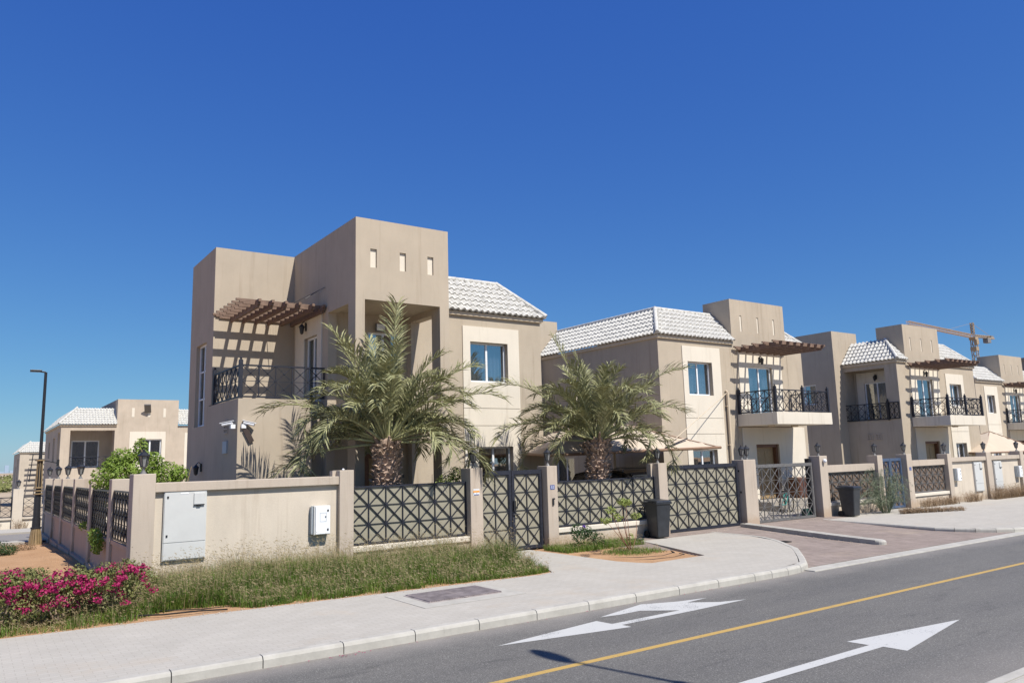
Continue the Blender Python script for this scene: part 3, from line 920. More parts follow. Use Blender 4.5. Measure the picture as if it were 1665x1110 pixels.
def tiles(mb, e0, e1, r0, r1, pitch=.21, row=.29):
    """barrel tiles on the quad eave e0-e1, ridge r0-r1 (trapezoids allowed)"""
    e0, e1, r0, r1 = map(Vector, (e0, e1, r0, r1))
    ax = (e1 - e0).normalized()
    up = ((r0 + r1) / 2 - (e0 + e1) / 2); up -= ax * up.dot(ax)
    H = up.length; up.normalize()
    nn = ax.cross(up).normalized()
    if nn.z < 0: nn = -nn
    L = (e1 - e0).length
    s0 = (r0 - e0).dot(ax); s1 = L + (r1 - e1).dot(ax)
    nr = max(1, round(H / row)); rh = H / nr
    prof = [0, .25, .6, .85, 1.0, .85, .6, .25, 0, -.25, -.3, -.25]
    for j in range(nr):
        h0, h1 = j * rh, (j + 1) * rh
        lo0, hi0 = lerp(0, s0, h0 / H), lerp(L, s1, h0 / H)
        lo1, hi1 = lerp(0, s0, h1 / H), lerp(L, s1, h1 / H)
        a0_, a1_ = min(lo0, lo1), max(hi0, hi1)
        k = 0; n12 = len(prof)
        u = math.floor(a0_ / pitch) * pitch
        prevv = None
        while u < a1_ + 1e-6:
            for q in range(n12):
                a = u + pitch * q / n12
                if a > a1_ + pitch / n12: break
                hh = prof[q] * .05
                cl0 = min(max(a, lo0), hi0); cl1 = min(max(a, lo1), hi1)
                jit = .006 * math.sin(u * 13.7 + j * 5.1)
                A_ = e0 + ax * cl0 + up * (h0 - .03) + nn * (hh + .065 + jit)
                B_ = e0 + ax * cl1 + up * h1 + nn * (hh + .02 + jit)
                C_ = e0 + ax * cl0 + up * (h0 - .03) + nn * (hh * .6 + .005)
                if prevv and (cl0 - prevv[3] > 1e-4 or cl1 - prevv[4] > 1e-4):
                    mb.add([prevv[0], A_, B_, prevv[1], prevv[2], C_], [(0, 1, 2, 3), (0, 4, 5, 1)])
                prevv = (A_, B_, C_, cl0, cl1)
            u += pitch
    return mb
def hipcap(mb, p, q):
    p = Vector(p); q = Vector(q); L = (q - p).length; n = max(2, int(L / .3)); d = (q - p) / n
    for i in range(n):
        a = p + d * i; b = p + d * (i + 1.12)
        mb.tube([a + Vector((0, 0, .03)), b + Vector((0, 0, .055))], [.085, .068], 10)

def roof_part(root, segs, hips, deck=None, fascia=()):
    mb = MB()
    for s in segs: tiles(mb, *s)
    for h in hips: hipcap(mb, *h)
    o = mb.build('roof', 'tile', root, smooth=False)
    if deck:
        MB().box(*deck).build('roof_deck', 'tan', o)
    if fascia:
        for f in fascia: MB().box(*f).build('eave_trim', 'sill', o)
    return o

def railing(root, runs, z0, z1, posts=(), bars='metal', cell=.42):
    """runs: ((x0,y0),(x1,y1)) straight pieces"""
    mb = MB()
    for (p, q) in runs:
        L = math.hypot(q[0] - p[0], q[1] - p[1]); dx, dy = (q[0] - p[0]) / L, (q[1] - p[1]) / L
        P = lambda a, d, z, p=p, dx=dx, dy=dy: (p[0] + dx * a - dy * d, p[1] + dy * a + dx * d, z)
        grille(mb, .03, L - .03, z0 + .05, z1, max(2, round(L / cell)), 2, P, .04, .025)
    r = mb.build('railing', bars, root)
    for (x, y) in posts:
        m = MB().box(x - .045, x + .045, y - .045, y + .045, z0 - .02, z1 + .12)
        m.lathe((x, y, z1 + .12), [(.05, 0), (.05, .015), (.02, .03), (.035, .055), (.02, .085), (.004, .095)], 8)
        m.build('railing_post', bars, r)
    return r

def walllamp(root, p, n=(0, -1)):
    """lantern on a bracket, n = outward normal"""
    x, y, z = p
    c = (x + n[0] * .14, y + n[1] * .14, z)
    mb = MB(); mb.box(x - .04 - abs(n[1]) * .01, x + .04, y - .04, y + .04, z + .0, z + .22)
    mb.tube([(x, y, z + .2), (x + n[0] * .07, y + n[1] * .07, z + .26), (c[0], c[1], z + .2)], .012, 6)
    mb.lathe((c[0], c[1], z - .1), [(.02, 0), (.05, .03), (.075, .2), (.09, .21), (.04, .27), (.01, .3)], 8)
    return mb.build('wall_lamp', 'black', root, smooth=False)

def door(root, ax, pl, a0, a1, z0, z1, rec=.22):
    P = (lambda a, z, d: (a, pl + d, z)) if ax == 'x' else (lambda a, z, d: (pl + d, a, z))
    def bx(m, a, b, c, e, d0, d1):
        p = P(a, c, d0); q = P(b, e, d1)
        m.box(min(p[0], q[0]), max(p[0], q[0]), min(p[1], q[1]), max(p[1], q[1]), min(p[2], q[2]), max(p[2], q[2]))
    m = MB(); bx(m, a0, a0 + .12, z0, z1, rec - .16, rec + .1); bx(m, a1 - .12, a1, z0, z1, rec - .16, rec + .1); bx(m, a0 + .12, a1 - .12, z1 - .12, z1, rec - .16, rec + .1)
    fr = m.build('door_frame', 'door', root)
    m = MB(); bx(m, a0 + .12, a1 - .12, z0, z1 - .12, rec, rec + .05)
    w = a1 - a0 - .24
    for (c, d) in ((.1, .48), (.56, .92)):
        for (e, f) in ((.08, .45), (.55, .93)):
            bx(m, a0 + .12 + w * c, a0 + .12 + w * d, z0 + (z1 - z0 - .12) * e, z0 + (z1 - z0 - .12) * f, rec - .015, rec)
    d = m.build('door', 'doorpanel', root)
    m = MB(); bx(m, a0 + .2, a0 + .23, z0 + 1.0, z0 + 1.2, rec - .06, rec - .02); m.build('handle', 'chrome', d)
    return d

def pergola(root, beams_x, y_wall, y_front, zb, slats_y, x0, x1, bw=.07):
    """beams run out from the wall, slats lie across them"""
    mb = MB()
    for x in beams_x:
        prof = [(y_wall, zb), (y_wall, zb + .2), (y_front, zb + .2), (y_front, zb + .13), (y_front + .06, zb + .13), (y_front + .06, zb + .06), (y_front + .14, zb + .06), (y_front + .14, zb)]
        vs = [(x - bw / 2, a, b) for a, b in prof] + [(x + bw / 2, a, b) for a, b in prof]
        n = len(prof)
        mb.add(vs, [tuple(range(n)), tuple(range(n, 2 * n))[::-1]] + [(i, (i + 1) % n, n + (i + 1) % n, n + i) for i in range(n)])
    for y in slats_y:
        z = zb + .09
        e = .04
        prof = [(x0 + .18, z), (x0 + .18, z + e), (x0 + .09, z + e), (x0 + .09, z + .08), (x0, z + .08), (x0, z + .135), (x1, z + .135), (x1, z + .08), (x1 - .09, z + .08), (x1 - .09, z + e), (x1 - .18, z + e), (x1 - .18, z)]
        vs = [(a, y - .03, b) for a, b in prof] + [(a, y + .03, b) for a, b in prof]
        n = len(prof)
        mb.add(vs, [tuple(range(n)), tuple(range(n, 2 * n))[::-1]] + [(i, (i + 1) % n, n + (i + 1) % n, n + i) for i in range(n)])
    return mb.build('pergola', 'wood', root, recalc=True)

def floodlight(root, p):
    m = MB().box(p[0] - .14, p[0] + .14, p[1] - .16, p[1] - .08, p[2] - .11, p[2] + .11).bar((p[0], p[1] - .1, p[2] + .05), (p[0], p[1], p[2] + .05), .03)
    o = m.build('floodlight', 'lightmetal', root, bevel=.01)
    MB().box(p[0] - .12, p[0] + .12, p[1] - .168, p[1] - .161, p[2] - .09, p[2] + .09).build('lens', 'white', o)

def vent(root, ax, pl, a, z, w=.3):
    m = MB().slab(ax, pl - .03, a, a + w, z, z + w, .035, [(a + .03 + i * (w - .03) / 2, a + i * (w - .03) / 2 + (w - .03) / 2, z + .03 + j * (w - .03) / 3, z + (j + 1) * (w - .03) / 3) for i in range(2) for j in range(3)])
    o = m.build('air_vent', 'post', root)
    return o

# ------------------------------------------------------------- house 1 (nearest)
h = thing('villa', 'nearest two storey tan villa with tall portal tower and corner balcony behind the palm', 'house', (10, 20, 0), 'villas along the street')
T = 17.6
slits = [(8.10, 8.28, 7.12, 7.61), (8.93, 9.11, 7.12, 7.61), (9.75, 9.93, 7.12, 7.61)]
mb = MB()
mb.slab('x', T, 7.70, 10.39, -.1, 8.39, .25, [(7.95, 10.11, 3.72, 6.28), (7.95, 10.11, -.1, 3.12)] + slits)
mb.slab('y', 7.70, T + .25, 22.07, -.1, 8.39, .25, [(18.05, 19.40, 3.72, 6.22), (18.05, 19.46, -.1, 3.2), (20.12, 21.11, 3.55, 5.74)])
mb.slab('y', 10.11, T + .25, 22.07, -.1, 8.39, .28, [(18.05, 19.25, 3.72, 6.12), (18.05, 19.25, -.1, 3.05)])
mb.box(7.95, 10.11, T + .25, 19.5, 6.28, 6.45); mb.box(7.95, 10.11, T + .25, 22.07, 8.1, 8.2)
mb.box(7.95, 10.11, T + .25, 19.5, 3.12, 3.55)
mb.slab('x', 19.5, 7.95, 10.11, -.1, 6.28, .2, [(8.9, 9.86, 3.56, 5.80), (8.78, 9.75, -.1, 2.45)])
mb.box(7.70, 10.39, 22.07, 22.3, -.1, 8.39)
mb.build('tower', 'tan', h)
for s_ in slits: MB().box(s_[0], s_[1], T + .05, T + .08, s_[2], s_[3]).build('slit_inset', 'cream', h)
window(h, 'x', 19.5, 8.9, 9.86, 3.56, 5.80, rec=.05, name='balcony_door')
window(h, 'y', 7.70, 20.12, 21.11, 3.93, 5.74, rec=.08, curtain='dark', name='balcony_door')
surround(h, 'y', 7.70, 19.80, 21.84, 3.85, 6.27, [(20.12, 21.11, 3.85, 5.74)])
door(h, 'x', 19.5, 8.78, 9.75, .02, 2.45, rec=.1)
floodlight(h, (9.21, 19.48, 5.92))
walllamp(h, (7.68, 20.95, 5.95), (-1, 0))
MB().box(9.93, 9.99, 19.485, 19.5, 1.78, 1.86).build('switch_plate', 'lightmetal', h)
# wing
WY = 19.5
wins = [(12.22, 13.59, 4.53, 5.75), (12.45, 13.70, 1.15, 2.59)]
mb = MB()
mb.slab('x', WY, 10.40, 14.90, -.1, 6.60, .25, wins)
mb.slab('y', 14.65, WY + .25, 27, -.1, 6.60, .25)
mb.box(10.4, 14.65, 26.75, 27, -.1, 6.6)
mb.build('wing_wall', 'tan', h)
surround(h, 'x', WY, 11.96, 14.02, .0, 6.22, wins, [3.22, 3.74])
window(h, 'x', WY, *wins[0]); window(h, 'x', WY, *wins[1], curtain='curtaing', cover=1)
roof_part(h, [((10.40, WY - .12, 6.66), (15.02, WY - .12, 6.66), (10.40, WY + .98, 7.83), (13.92, WY + .98, 7.83)),
              ((15.02, WY - .12, 6.66), (15.02, 27, 6.66), (13.92, WY + .98, 7.83), (13.92, 27, 7.83))],
          [((15.05, WY - .15, 6.68), (13.92, WY + .98, 7.84)), ((10.42, WY + .99, 7.84), (13.92, WY + .99, 7.84)), ((13.92, WY + 1.0, 7.84), (13.92, 27, 7.84))],
          (10.4, 13.9, WY + 1.0, 27, 7.6, 7.8), [(10.4, 14.98, WY - .08, WY + .01, 6.52, 6.64), (14.89, 14.98, WY + .01, 27, 6.52, 6.64)])
# left block
mb = MB()
mb.slab('x', 22.07, 5.42, 7.70, 3.9, 8.37, .25, [])
mb.slab('y', 5.42, 22.32, 24.75, -.1, 8.37, .25, [(22.80, 23.95, 3.37, 5.76)])
mb.box(5.67, 7.70, 24.5, 24.75, -.1, 8.37); mb.box(5.67, 7.7, 22.32, 24.5, 8.05, 8.15); mb.box(7.7, 9.4, 22.32, 24.75, -.1, 7.6)
mb.build('side_block', 'tan', h)
w = window(h, 'y', 5.42, 22.80, 23.95, 3.37, 5.76, rec=.1, n=2, curtain='curtain', fw=.05)
MB().box(5.525, 5.57, 22.85, 23.9, 4.15, 4.19).box(5.525, 5.57, 22.85, 23.9, 4.95, 4.99).build('glazing_bar', 'white', w)
# balcony volume
mb = MB()
mb.slab('x', 19.47, 5.42, 7.32, -.1, 3.88, .2)
mb.slab('y', 5.42, 19.67, 22.32, -.1, 3.88, .2)
mb.box(7.12, 7.32, 19.67, 22.3, -.1, 3.88)
mb.box(5.62, 7.12, 19.67, 22.07, 3.55, 3.75)
mb.box(7.32, 7.70, 19.75, 22.07, -.1, 3.86)
mb.build('balcony', 'tan', h)
railing(h, [((5.48, 19.53), (7.68, 19.53)), ((5.48, 19.56), (5.48, 22.04))], 3.88, 4.72, [(5.48, 19.53), (5.48, 22.0)])
pergola(h, [5.90, 6.24, 6.59, 6.95, 7.32, 7.62], 22.07, 19.45, 6.24, [19.77 + .38 * i for i in range(7)], 5.38, 7.69)
mb = MB(); mb.tube([(7.2, 19.8, 6.62), (7.75, 20.3, 7.0)], .012, 6); mb.tube([(6.9, 21.9, 6.5), (7.68, 19.6, 6.95)], .01, 6); mb.build('stay_rod', 'lightmetal', h)
vent(h, 'y', 5.42, 20.30, 3.05, .34)
MB().box(5.38, 5.42, 20.30, 20.66, 2.55, 2.85).build('cover_plate', 'greyprint', h)
walllamp(h, (5.41, 22.9, 2.1), (-1, 0))
MB().box(5.39, 5.42, 22.7, 22.95, 1.55, 1.75).build('cover_plate', 'greyprint', h)
# security cameras
for (p, d, nm) in (((5.34, 19.62), (-.55, .35, -.12), 0), ((5.55, 19.42), (.6, -.25, -.16), 1)):
    t = thing('security_camera', ['white security camera pointing left at the balcony corner', 'white security camera pointing right at the balcony corner'][nm], 'camera', (p[0], p[1], 3.2))
    a = Vector((p[0], p[1], 3.28)); dv = Vector(d).normalized()
    mb = MB().tube([a, a + dv * .26], .036, 10); mb.build('camera_body', 'white', t)
    mb = MB().bar(a - dv * .02 + Vector((0, 0, .05)), a + dv * .31 + Vector((0, 0, .05)), .09, .015); mb.build('sun_hood', 'white', t)
    mb = MB().tube([a + dv * .26, a + dv * .27], .03, 10); mb.build('lens', 'black', t)
    mb = MB().box(p[0] - .05, p[0] + .06, min(p[1], 19.47) - .02 if nm else p[1] - .05, 19.47 if nm else p[1] + .05, 3.14, 3.24); mb.build('bracket', 'white', t)
t = thing('hanging_tag', 'dark rectangular tag dangling below the security cameras', 'tag', (5.68, 19.42, 3.0))
MB().bar((5.60, 19.42, 3.12), (5.76, 19.42, 2.80), .13, .01, up=(0, 1, 0)).build('plate', plain('dark_tag', (.05, .035, .03), .7), t)

# ------------------------------------------------------------- shared tower front
def tower_front(h, X, Y, floor=.35, ew=4.3):
    """tower with slits, balcony door, hanging balcony, pergola and entrance; X = left edge"""
    sl_ = [(X + .58, X + .70, 7.08, 7.74), (X + 1.66, X + 1.78, 7.08, 7.74), (X + 2.72, X + 2.84, 7.08, 7.74)]
    dr = (X + .85, X + 2.40, 3.6, 5.66)
    ent = (X + 1.02, X + 2.50, -.1, 2.52)
    mb = MB()
    mb.slab('x', Y, X, X + 3.5, -.1, 8.38, .25, sl_ + [dr, ent])
    mb.slab('y', X, Y + .25, Y + 1.15, 6.0, 8.38, .25)
    mb.box(X + 3.25, X + 3.5, Y + .25, Y + 1.15, 6.0, 8.38); mb.box(X, X + 3.5, Y + 1.15, Y + 1.38, 6, 8.38); mb.box(X + .25, X + 3.25, Y + .25, Y + 1.15, 8.1, 8.2)
    mb.build('tower', 'tan', h)
    for s in sl_: MB().box(s[0], s[1], Y + .025, Y + .06, s[2], s[3]).build('slit_inset', 'cream', h)
    window(h, 'x', Y, dr[0], dr[1], dr[2], dr[3], rec=.08, name='balcony_door')
    surround(h, 'x', Y, X + .28, X + 3.05, 3.6, 6.25, [dr], name='door_surround')
    surround(h, 'x', Y, X + .22, X + ew, 0, 3.2, [ent], name='entrance_surround')
    door(h, 'x', Y, ent[0], ent[1], floor, ent[3], rec=.22)
    MB().box(X, X + 3.55, Y - 1.85, Y - .031, 3.24, 3.70).build('balcony', 'cream', h)
    railing(h, [((X + .08, Y - 1.78), (X + 3.47, Y - 1.78)), ((X + .08, Y - 1.75), (X + .08, Y - .05)), ((X + 3.47, Y - 1.75), (X + 3.47, Y - .05))], 3.70, 4.55,
            [(X + .08, Y - 1.78), (X + 3.47, Y - 1.78), (X + .08, Y - .08), (X + 1.8, Y - 1.78)])
    pergola(h, [X + .36 + .45 * i for i in range(7)], Y - .03, Y - 2.1, 6.20, [Y - .12, Y - .52, Y - .99, Y - 1.47, Y - 1.93], X - .05, X + 3.35, .06)
    walllamp(h, (X + 1.6, Y - .03, 5.85), (0, -1))
    for a in (.9, 2.4):
        m = MB(); m.lathe((X + a, Y - .9, 3.2), [(.12, -.02), (.14, .0), (.14, .04)], 14); m.build('ceiling_light', 'sill', h)
    for k in range(3):
        MB().box(X - .2, X + 3.8, Y - 1.1 - .35 * (2 - k) - .35, Y - .035 if k == 2 else Y - 1.1 - .35 * (2 - k), -.1, floor * (k + 1) / 3).build('step', 'yard', h)

# ------------------------------------------------------------- house 2
Y2 = 19.91
h = thing('villa', 'middle tan villa with long white tiled hip roof behind the second palm', 'house', (25, 20, 0), 'villas along the street')
wn = [(22.19, 23.56, 4.42, 5.70), (22.19, 23.56, 1.0, 2.36)]
mb = MB()
mb.slab('x', Y2, 20.66, 24.88, -.1, 6.58, .25, wn)
mb.slab('y', 20.66, Y2 + .25, 27, -.1, 6.58, .25, [(25.0, 26.3, .3, 2.2)])
mb.build('wall', 'tan', h)
mb = MB()
mb.slab('x', Y2, 28.40, 29.44, -.1, 6.58, .25)
mb.box(29.19, 29.44, Y2 + .25, 29, -.1, 6.58)
mb.box(20.9, 29.2, 28.8, 29, -.1, 6.58)
mb.build('wall', 'tan', h)
surround(h, 'x', Y2, 21.92, 24.06, 0, 6.29, wn, [2.95, 3.55])
window(h, 'x', Y2, *wn[0]); window(h, 'x', Y2, *wn[1], curtain='curtaing')
window(h, 'y', 20.66, 25.0, 26.3, .3, 2.2, curtain='dark')
tower_front(h, 24.89, Y2)
roof_part(h, [((20.54, Y2 - .12, 6.64), (24.88, Y2 - .12, 6.64), (21.64, Y2 + .98, 7.81), (24.88, Y2 + .98, 7.81)),
              ((20.54, 27, 6.64), (20.54, Y2 - .12, 6.64), (21.64, 27, 7.81), (21.64, Y2 + .98, 7.81)),
              ((28.40, Y2 - .12, 6.64), (29.55, Y2 - .12, 6.64), (28.40, Y2 + .98, 7.81), (28.45, Y2 + .98, 7.81)),
              ((29.55, Y2 - .12, 6.64), (29.55, 27, 6.64), (28.45, Y2 + .98, 7.81), (28.45, 27, 7.81))],
          [((20.51, Y2 - .15, 6.66), (21.64, Y2 + .98, 7.82)), ((21.64, Y2 + 1.0, 7.82), (24.88, Y2 + 1.0, 7.82)), ((21.65, 27, 7.82), (21.65, Y2 + 1.0, 7.82)), ((29.58, Y2 - .15, 6.66), (28.45, Y2 + .98, 7.82))],
          (21.66, 28.4, Y2 + 1.4, 28, 7.55, 7.76), [(20.58, 24.88, Y2 - .08, Y2 + .01, 6.50, 6.62), (20.58, 20.67, Y2 + .01, 27, 6.50, 6.62), (28.4, 29.5, Y2 - .08, Y2 + .01, 6.50, 6.62)])
mb = MB().box(18.6, 21.62, 27.0, 31, -.1, 8.3); mb.build('rear_block', 'tan', h)
vent(h, 'y', 20.66, 25.2, 5.4, .3)
mb = MB(); mb.tube([(24.28, Y2 - .1, 0), (24.28, Y2 - .1, 4.55), (24.28, Y2 - .02, 4.62)], .055, 8)
for z in (1, 2.5, 4): mb.box(24.2, 24.36, Y2 - .12, Y2, z, z + .05)
mb.build('downpipe', 'sill', h)

# ------------------------------------------------------------- house 3
X3 = 37.17
h = thing('villa', 'third tan villa with a shaded recessed side balcony and two balconies at its corner', 'house', (40, 21, 0), 'villas along the street')
wn = [(42.25, 43.5, 4.35, 5.5), (42.25, 43.4, 1.0, 2.4)]
mb = MB()
mb.slab('x', Y2, X3 + .02, 38.1, -.1, 6.52, .25, [])
mb.slab('y', X3 + .02, Y2 + .25, 22.75, -.1, 6.52, .25, [(20.55, 22.72, 3.62, 6.2)])
mb.slab('y', X3 + .95, Y2 + .25, 22.75, 3.6, 6.5, .2, [(20.85, 22.2, 3.7, 5.6)])
mb.box(X3 + .27, X3 + 1.2, Y2 + .25, 22.75, 3.4, 3.62)
mb.build('wall', 'tan', h)
mb = MB()
mb.slab('x', Y2, 41.6, 45.1, -.1, 6.52, .25, wn)
mb.box(44.85, 45.1, Y2 + .25, 28, -.1, 6.52)
mb.box(37.2, 44.9, 27.8, 28, -.1, 6.5)
mb.build('wall', 'tan', h)
window(h, 'y', X3 + .95, 20.85, 22.2, 3.66, 5.6, curtain='dark', rec=.04, name='balcony_door')
surround(h, 'y', X3 + .95, 20.5, 22.6, 3.62, 6.15, [(20.85, 22.2, 3.62, 5.6)], name='door_surround')
walllamp(h, (X3 + .9, 21.5, 5.75), (-1, 0))
railing(h, [((X3 - .02, 22.9), (X3 - .02, 20.55)), ((X3 + .0, 20.5), (X3 + .0, 19.95))], 3.62, 4.45, [(X3 - .02, 20.52)], 'black')
vent(h, 'y', X3 + .02, 21.0, 2.65, .3); vent(h, 'y', X3 + .02, 21.45, 2.65, .3)
surround(h, 'x', Y2, 41.9, 43.8, 0, 6.03, wn, [3.0, 3.6])
window(h, 'x', Y2, *wn[0]); window(h, 'x', Y2, *wn[1])
tower_front(h, 38.1, Y2, ew=3.45)
roof_part(h, [((X3 - .1, 22.75, 6.56), (X3 - .1, Y2 - .12, 6.56), (X3 + 1.0, 22.75, 7.73), (X3 + 1.0, Y2 + .98, 7.73)),
              ((X3 - .1, Y2 - .12, 6.56), (38.1, Y2 - .12, 6.56), (X3 + .93, Y2 + .98, 7.73), (38.1, Y2 + .98, 7.73)),
              ((41.6, Y2 - .12, 6.56), (45.22, Y2 - .12, 6.56), (41.6, Y2 + .98, 7.73), (44.12, Y2 + .98, 7.73)),
              ((45.22, Y2 - .12, 6.56), (45.22, 28, 6.56), (44.12, Y2 + .98, 7.73), (44.12, 28, 7.73))],
          [((X3 - .13, Y2 - .15, 6.58), (X3 + 1.0, Y2 + .98, 7.74)), ((45.25, Y2 - .15, 6.58), (44.12, Y2 + .98, 7.74)), ((41.6, Y2 + 1, 7.74), (44.12, Y2 + 1, 7.74))],
          (38.2, 44.1, Y2 + 1.4, 28, 7.5, 7.68), [(X3 - .06, 38.1, Y2 - .08, Y2 + .01, 6.42, 6.54), (X3 - .06, X3 + .03, Y2 + .01, 22.75, 6.42, 6.54), (41.6, 45.15, Y2 - .08, Y2 + .01, 6.42, 6.54)])
mb = MB()
mb.slab('x', 22.75, 36.42, 38.7, -.1, 8.33, .25)
mb.slab('y', 36.42, 23.0, 28, -.1, 8.33, .25, [(23.9, 25.3, 4.6, 5.65), (24.6, 25.3, 1.6, 2.6)])
mb.box(36.7, 38.7, 27.8, 28, -.1, 8.33); mb.box(36.67, 38.7, 23, 27.8, 8.0, 8.1); mb.box(38.45, 38.7, 23, 27.8, 7.7, 8.33)
mb.build('side_block', 'tan', h)
window(h, 'y', 36.42, 23.9, 25.3, 4.6, 5.65, curtain='dark', rec=.06); window(h, 'y', 36.42, 24.6, 25.3, 1.6, 2.6, curtain='dark', n=1, rec=.06)
for a in (26.2, 27.1): MB().box(36.40, 36.42, a, a + .2, 6.9, 7.6).build('slit_inset', 'post', h)

# ------------------------------------------------------------- house 4
Y4 = 23.7
h = thing('villa', 'farthest tan villa on the right edge, set back behind the beige canopy', 'house', (57, 24, 0), 'villas along the street')
wn = [(55.2, 56.3, 4.35, 5.55), (55.2, 56.3, 1.0, 2.4)]
mb = MB()
mb.slab('x', Y4, 53.75, 57.7, -.1, 6.5, .25, wn)
mb.slab('y', 53.75, Y4 + .25, 30, -.1, 6.5, .25)
mb.build('wall', 'tan', h)
MB().slab('x', Y4, 61.2, 65, -.1, 6.5, .25).build('wall', 'tan', h)
surround(h, 'x', Y4, 54.9, 56.8, 0, 6.15, wn, [3.0, 3.6])
window(h, 'x', Y4, *wn[0]); window(h, 'x', Y4, *wn[1])
tower_front(h, 57.7, Y4, ew=3.45)
roof_part(h, [((53.63, Y4 - .12, 6.52), (57.7, Y4 - .12, 6.52), (54.73, Y4 + .98, 7.6), (57.7, Y4 + .98, 7.6)),
              ((53.63, 30, 6.52), (53.63, Y4 - .12, 6.52), (54.73, 30, 7.6), (54.73, Y4 + .98, 7.6)),
              ((61.2, Y4 - .12, 6.52), (65, Y4 - .12, 6.52), (61.2, Y4 + .98, 7.6), (65, Y4 + .98, 7.6))],
          [((53.6, Y4 - .15, 6.54), (54.73, Y4 + .98, 7.62))], (54.75, 65, Y4 + 3.3, 30, 7.4, 7.6), [(53.67, 57.7, Y4 - .08, Y4 + .01, 6.38, 6.5)])

# ------------------------------------------------------------- houses behind on the left
G = -.6
h = thing('villa', 'villa behind the green bush on the left with open corner loggia', 'house', (10, 70, G))
wb = [(11.55, 13.3, 3.3, 4.68)]
mb = MB()
mb.slab('x', 70, 5.95, 9.88, G, 5.8, .3, [(6.6, 9.75, 2.45, 5.42)])
mb.slab('y', 5.95, 70.3, 84, G, 5.8, .3, [(70.6, 72.3, 2.45, 5.3), (74.5, 76.3, 3, 5), (79, 80.5, 3.4, 4.8)])
mb.slab('x', 72.5, 6.3, 9.9, G, 5.8, .3, [(6.95, 9.0, 2.5, 4.7)])
mb.box(6.25, 9.88, 70.3, 72.5, 2.1, 2.42)
mb.slab('x', 70, 9.88, 14.55, G, 7.95, .3, wb)
mb.box(14.25, 14.55, 70.3, 80, G, 7.95); mb.box(9.88, 10.15, 70.3, 80, G, 7.95); mb.box(10.15, 14.25, 70.3, 80, 7.6, 7.7)
mb.slab('x', 70, 14.55, 19, G, 5.8, .3)
mb.build('wall', stucco('pale_far_stucco', (.50, .42, .33)), h)
for x in (10.95, 12.15, 13.35): MB().box(x, x + .2, 69.985, 70.05, 6.5, 7.25).build('slit_inset', 'cream', h)
surround(h, 'x', 70, 10.85, 13.6, 2.2, 5.3, wb); surround(h, 'x', 70, 15.1, 17, 2.2, 5.2)
window(h, 'x', 70, *wb[0], curtain='dark', fw=.09); window(h, 'x', 72.5, 6.95, 9.0, 2.5, 4.7, curtain='dark', fw=.1)
window(h, 'y', 5.95, 74.5, 76.3, 3, 5, curtain='dark', fw=.08); window(h, 'y', 5.95, 79, 80.5, 3.4, 4.8, curtain='dark', fw=.08)
railing(h, [((6.6, 70.1), (9.75, 70.1))], 2.45, 3.32, (), 'metal', .55)
roof_part(h, [((5.8, 69.85, 5.9), (9.88, 69.85, 5.9), (7.1, 71.2, 7.25), (9.88, 71.2, 7.25)),
              ((5.8, 84, 5.9), (5.8, 69.85, 5.9), (7.1, 84, 7.25), (7.1, 71.2, 7.25)),
              ((14.56, 69.85, 5.9), (19, 69.85, 5.9), (14.56, 71.2, 7.25), (19, 71.2, 7.25))],
          [((5.77, 69.82, 5.92), (7.1, 71.2, 7.27))], (7.1, 19, 80.2, 84, 7, 7.2), [(5.85, 9.88, 69.9, 70.01, 5.75, 5.88), (5.85, 5.96, 70.01, 84, 5.75, 5.88)])
MB().bar((12.0, 69.4, 7.5), (12.15, 69.95, 6.9), .5, .1).build('roof_spout', 'lightmetal', h)

G = -1.85
h = thing('villa', 'farthest villa on the left, partly behind the street lamp, with a trellis', 'house', (8, 113, G))
mb = MB()
mb.slab('x', 113, 5.4, 14, G, 4.65, .3, [(8.2, 9.8, G, .8)])
mb.slab('y', 5.4, 113.3, 127, G, 4.65, .3, [(116, 118, 0, 4), (121, 122.5, 1, 3)])
mb.build('wall', stucco('pale_farther_stucco', (.52, .45, .36)), h)
window(h, 'y', 5.4, 116, 118, 0, 4, curtain='dark', fw=.08)
window(h, 'x', 113, 8.2, 9.8, G + .1, .8, curtain='curtain', fw=.1)
roof_part(h, [((5.25, 112.85, 4.72), (14, 112.85, 4.72), (6.5, 114.2, 6.0), (14, 114.2, 6.0)), ((5.25, 127, 4.72), (5.25, 112.85, 4.72), (6.5, 127, 6.0), (6.5, 114.2, 6.0))],
          [((5.2, 112.8, 4.74), (6.5, 114.2, 6.02))], (6.5, 14, 114.2, 127, 5.7, 5.95), [(5.3, 14, 112.9, 113.01, 4.55, 4.7)])
mb = MB()
for k in range(6): mb.bar((6.3, 111.6, 4.4 - k * .62), (9.9, 111.6, 4.4 - k * .62), .12)
for x in (6.7, 7.6, 8.5, 9.4): mb.bar((x, 111.7, 4.45), (x - .25, 111.7, 1.1), .1)
mb.build('trellis', 'metal', h)

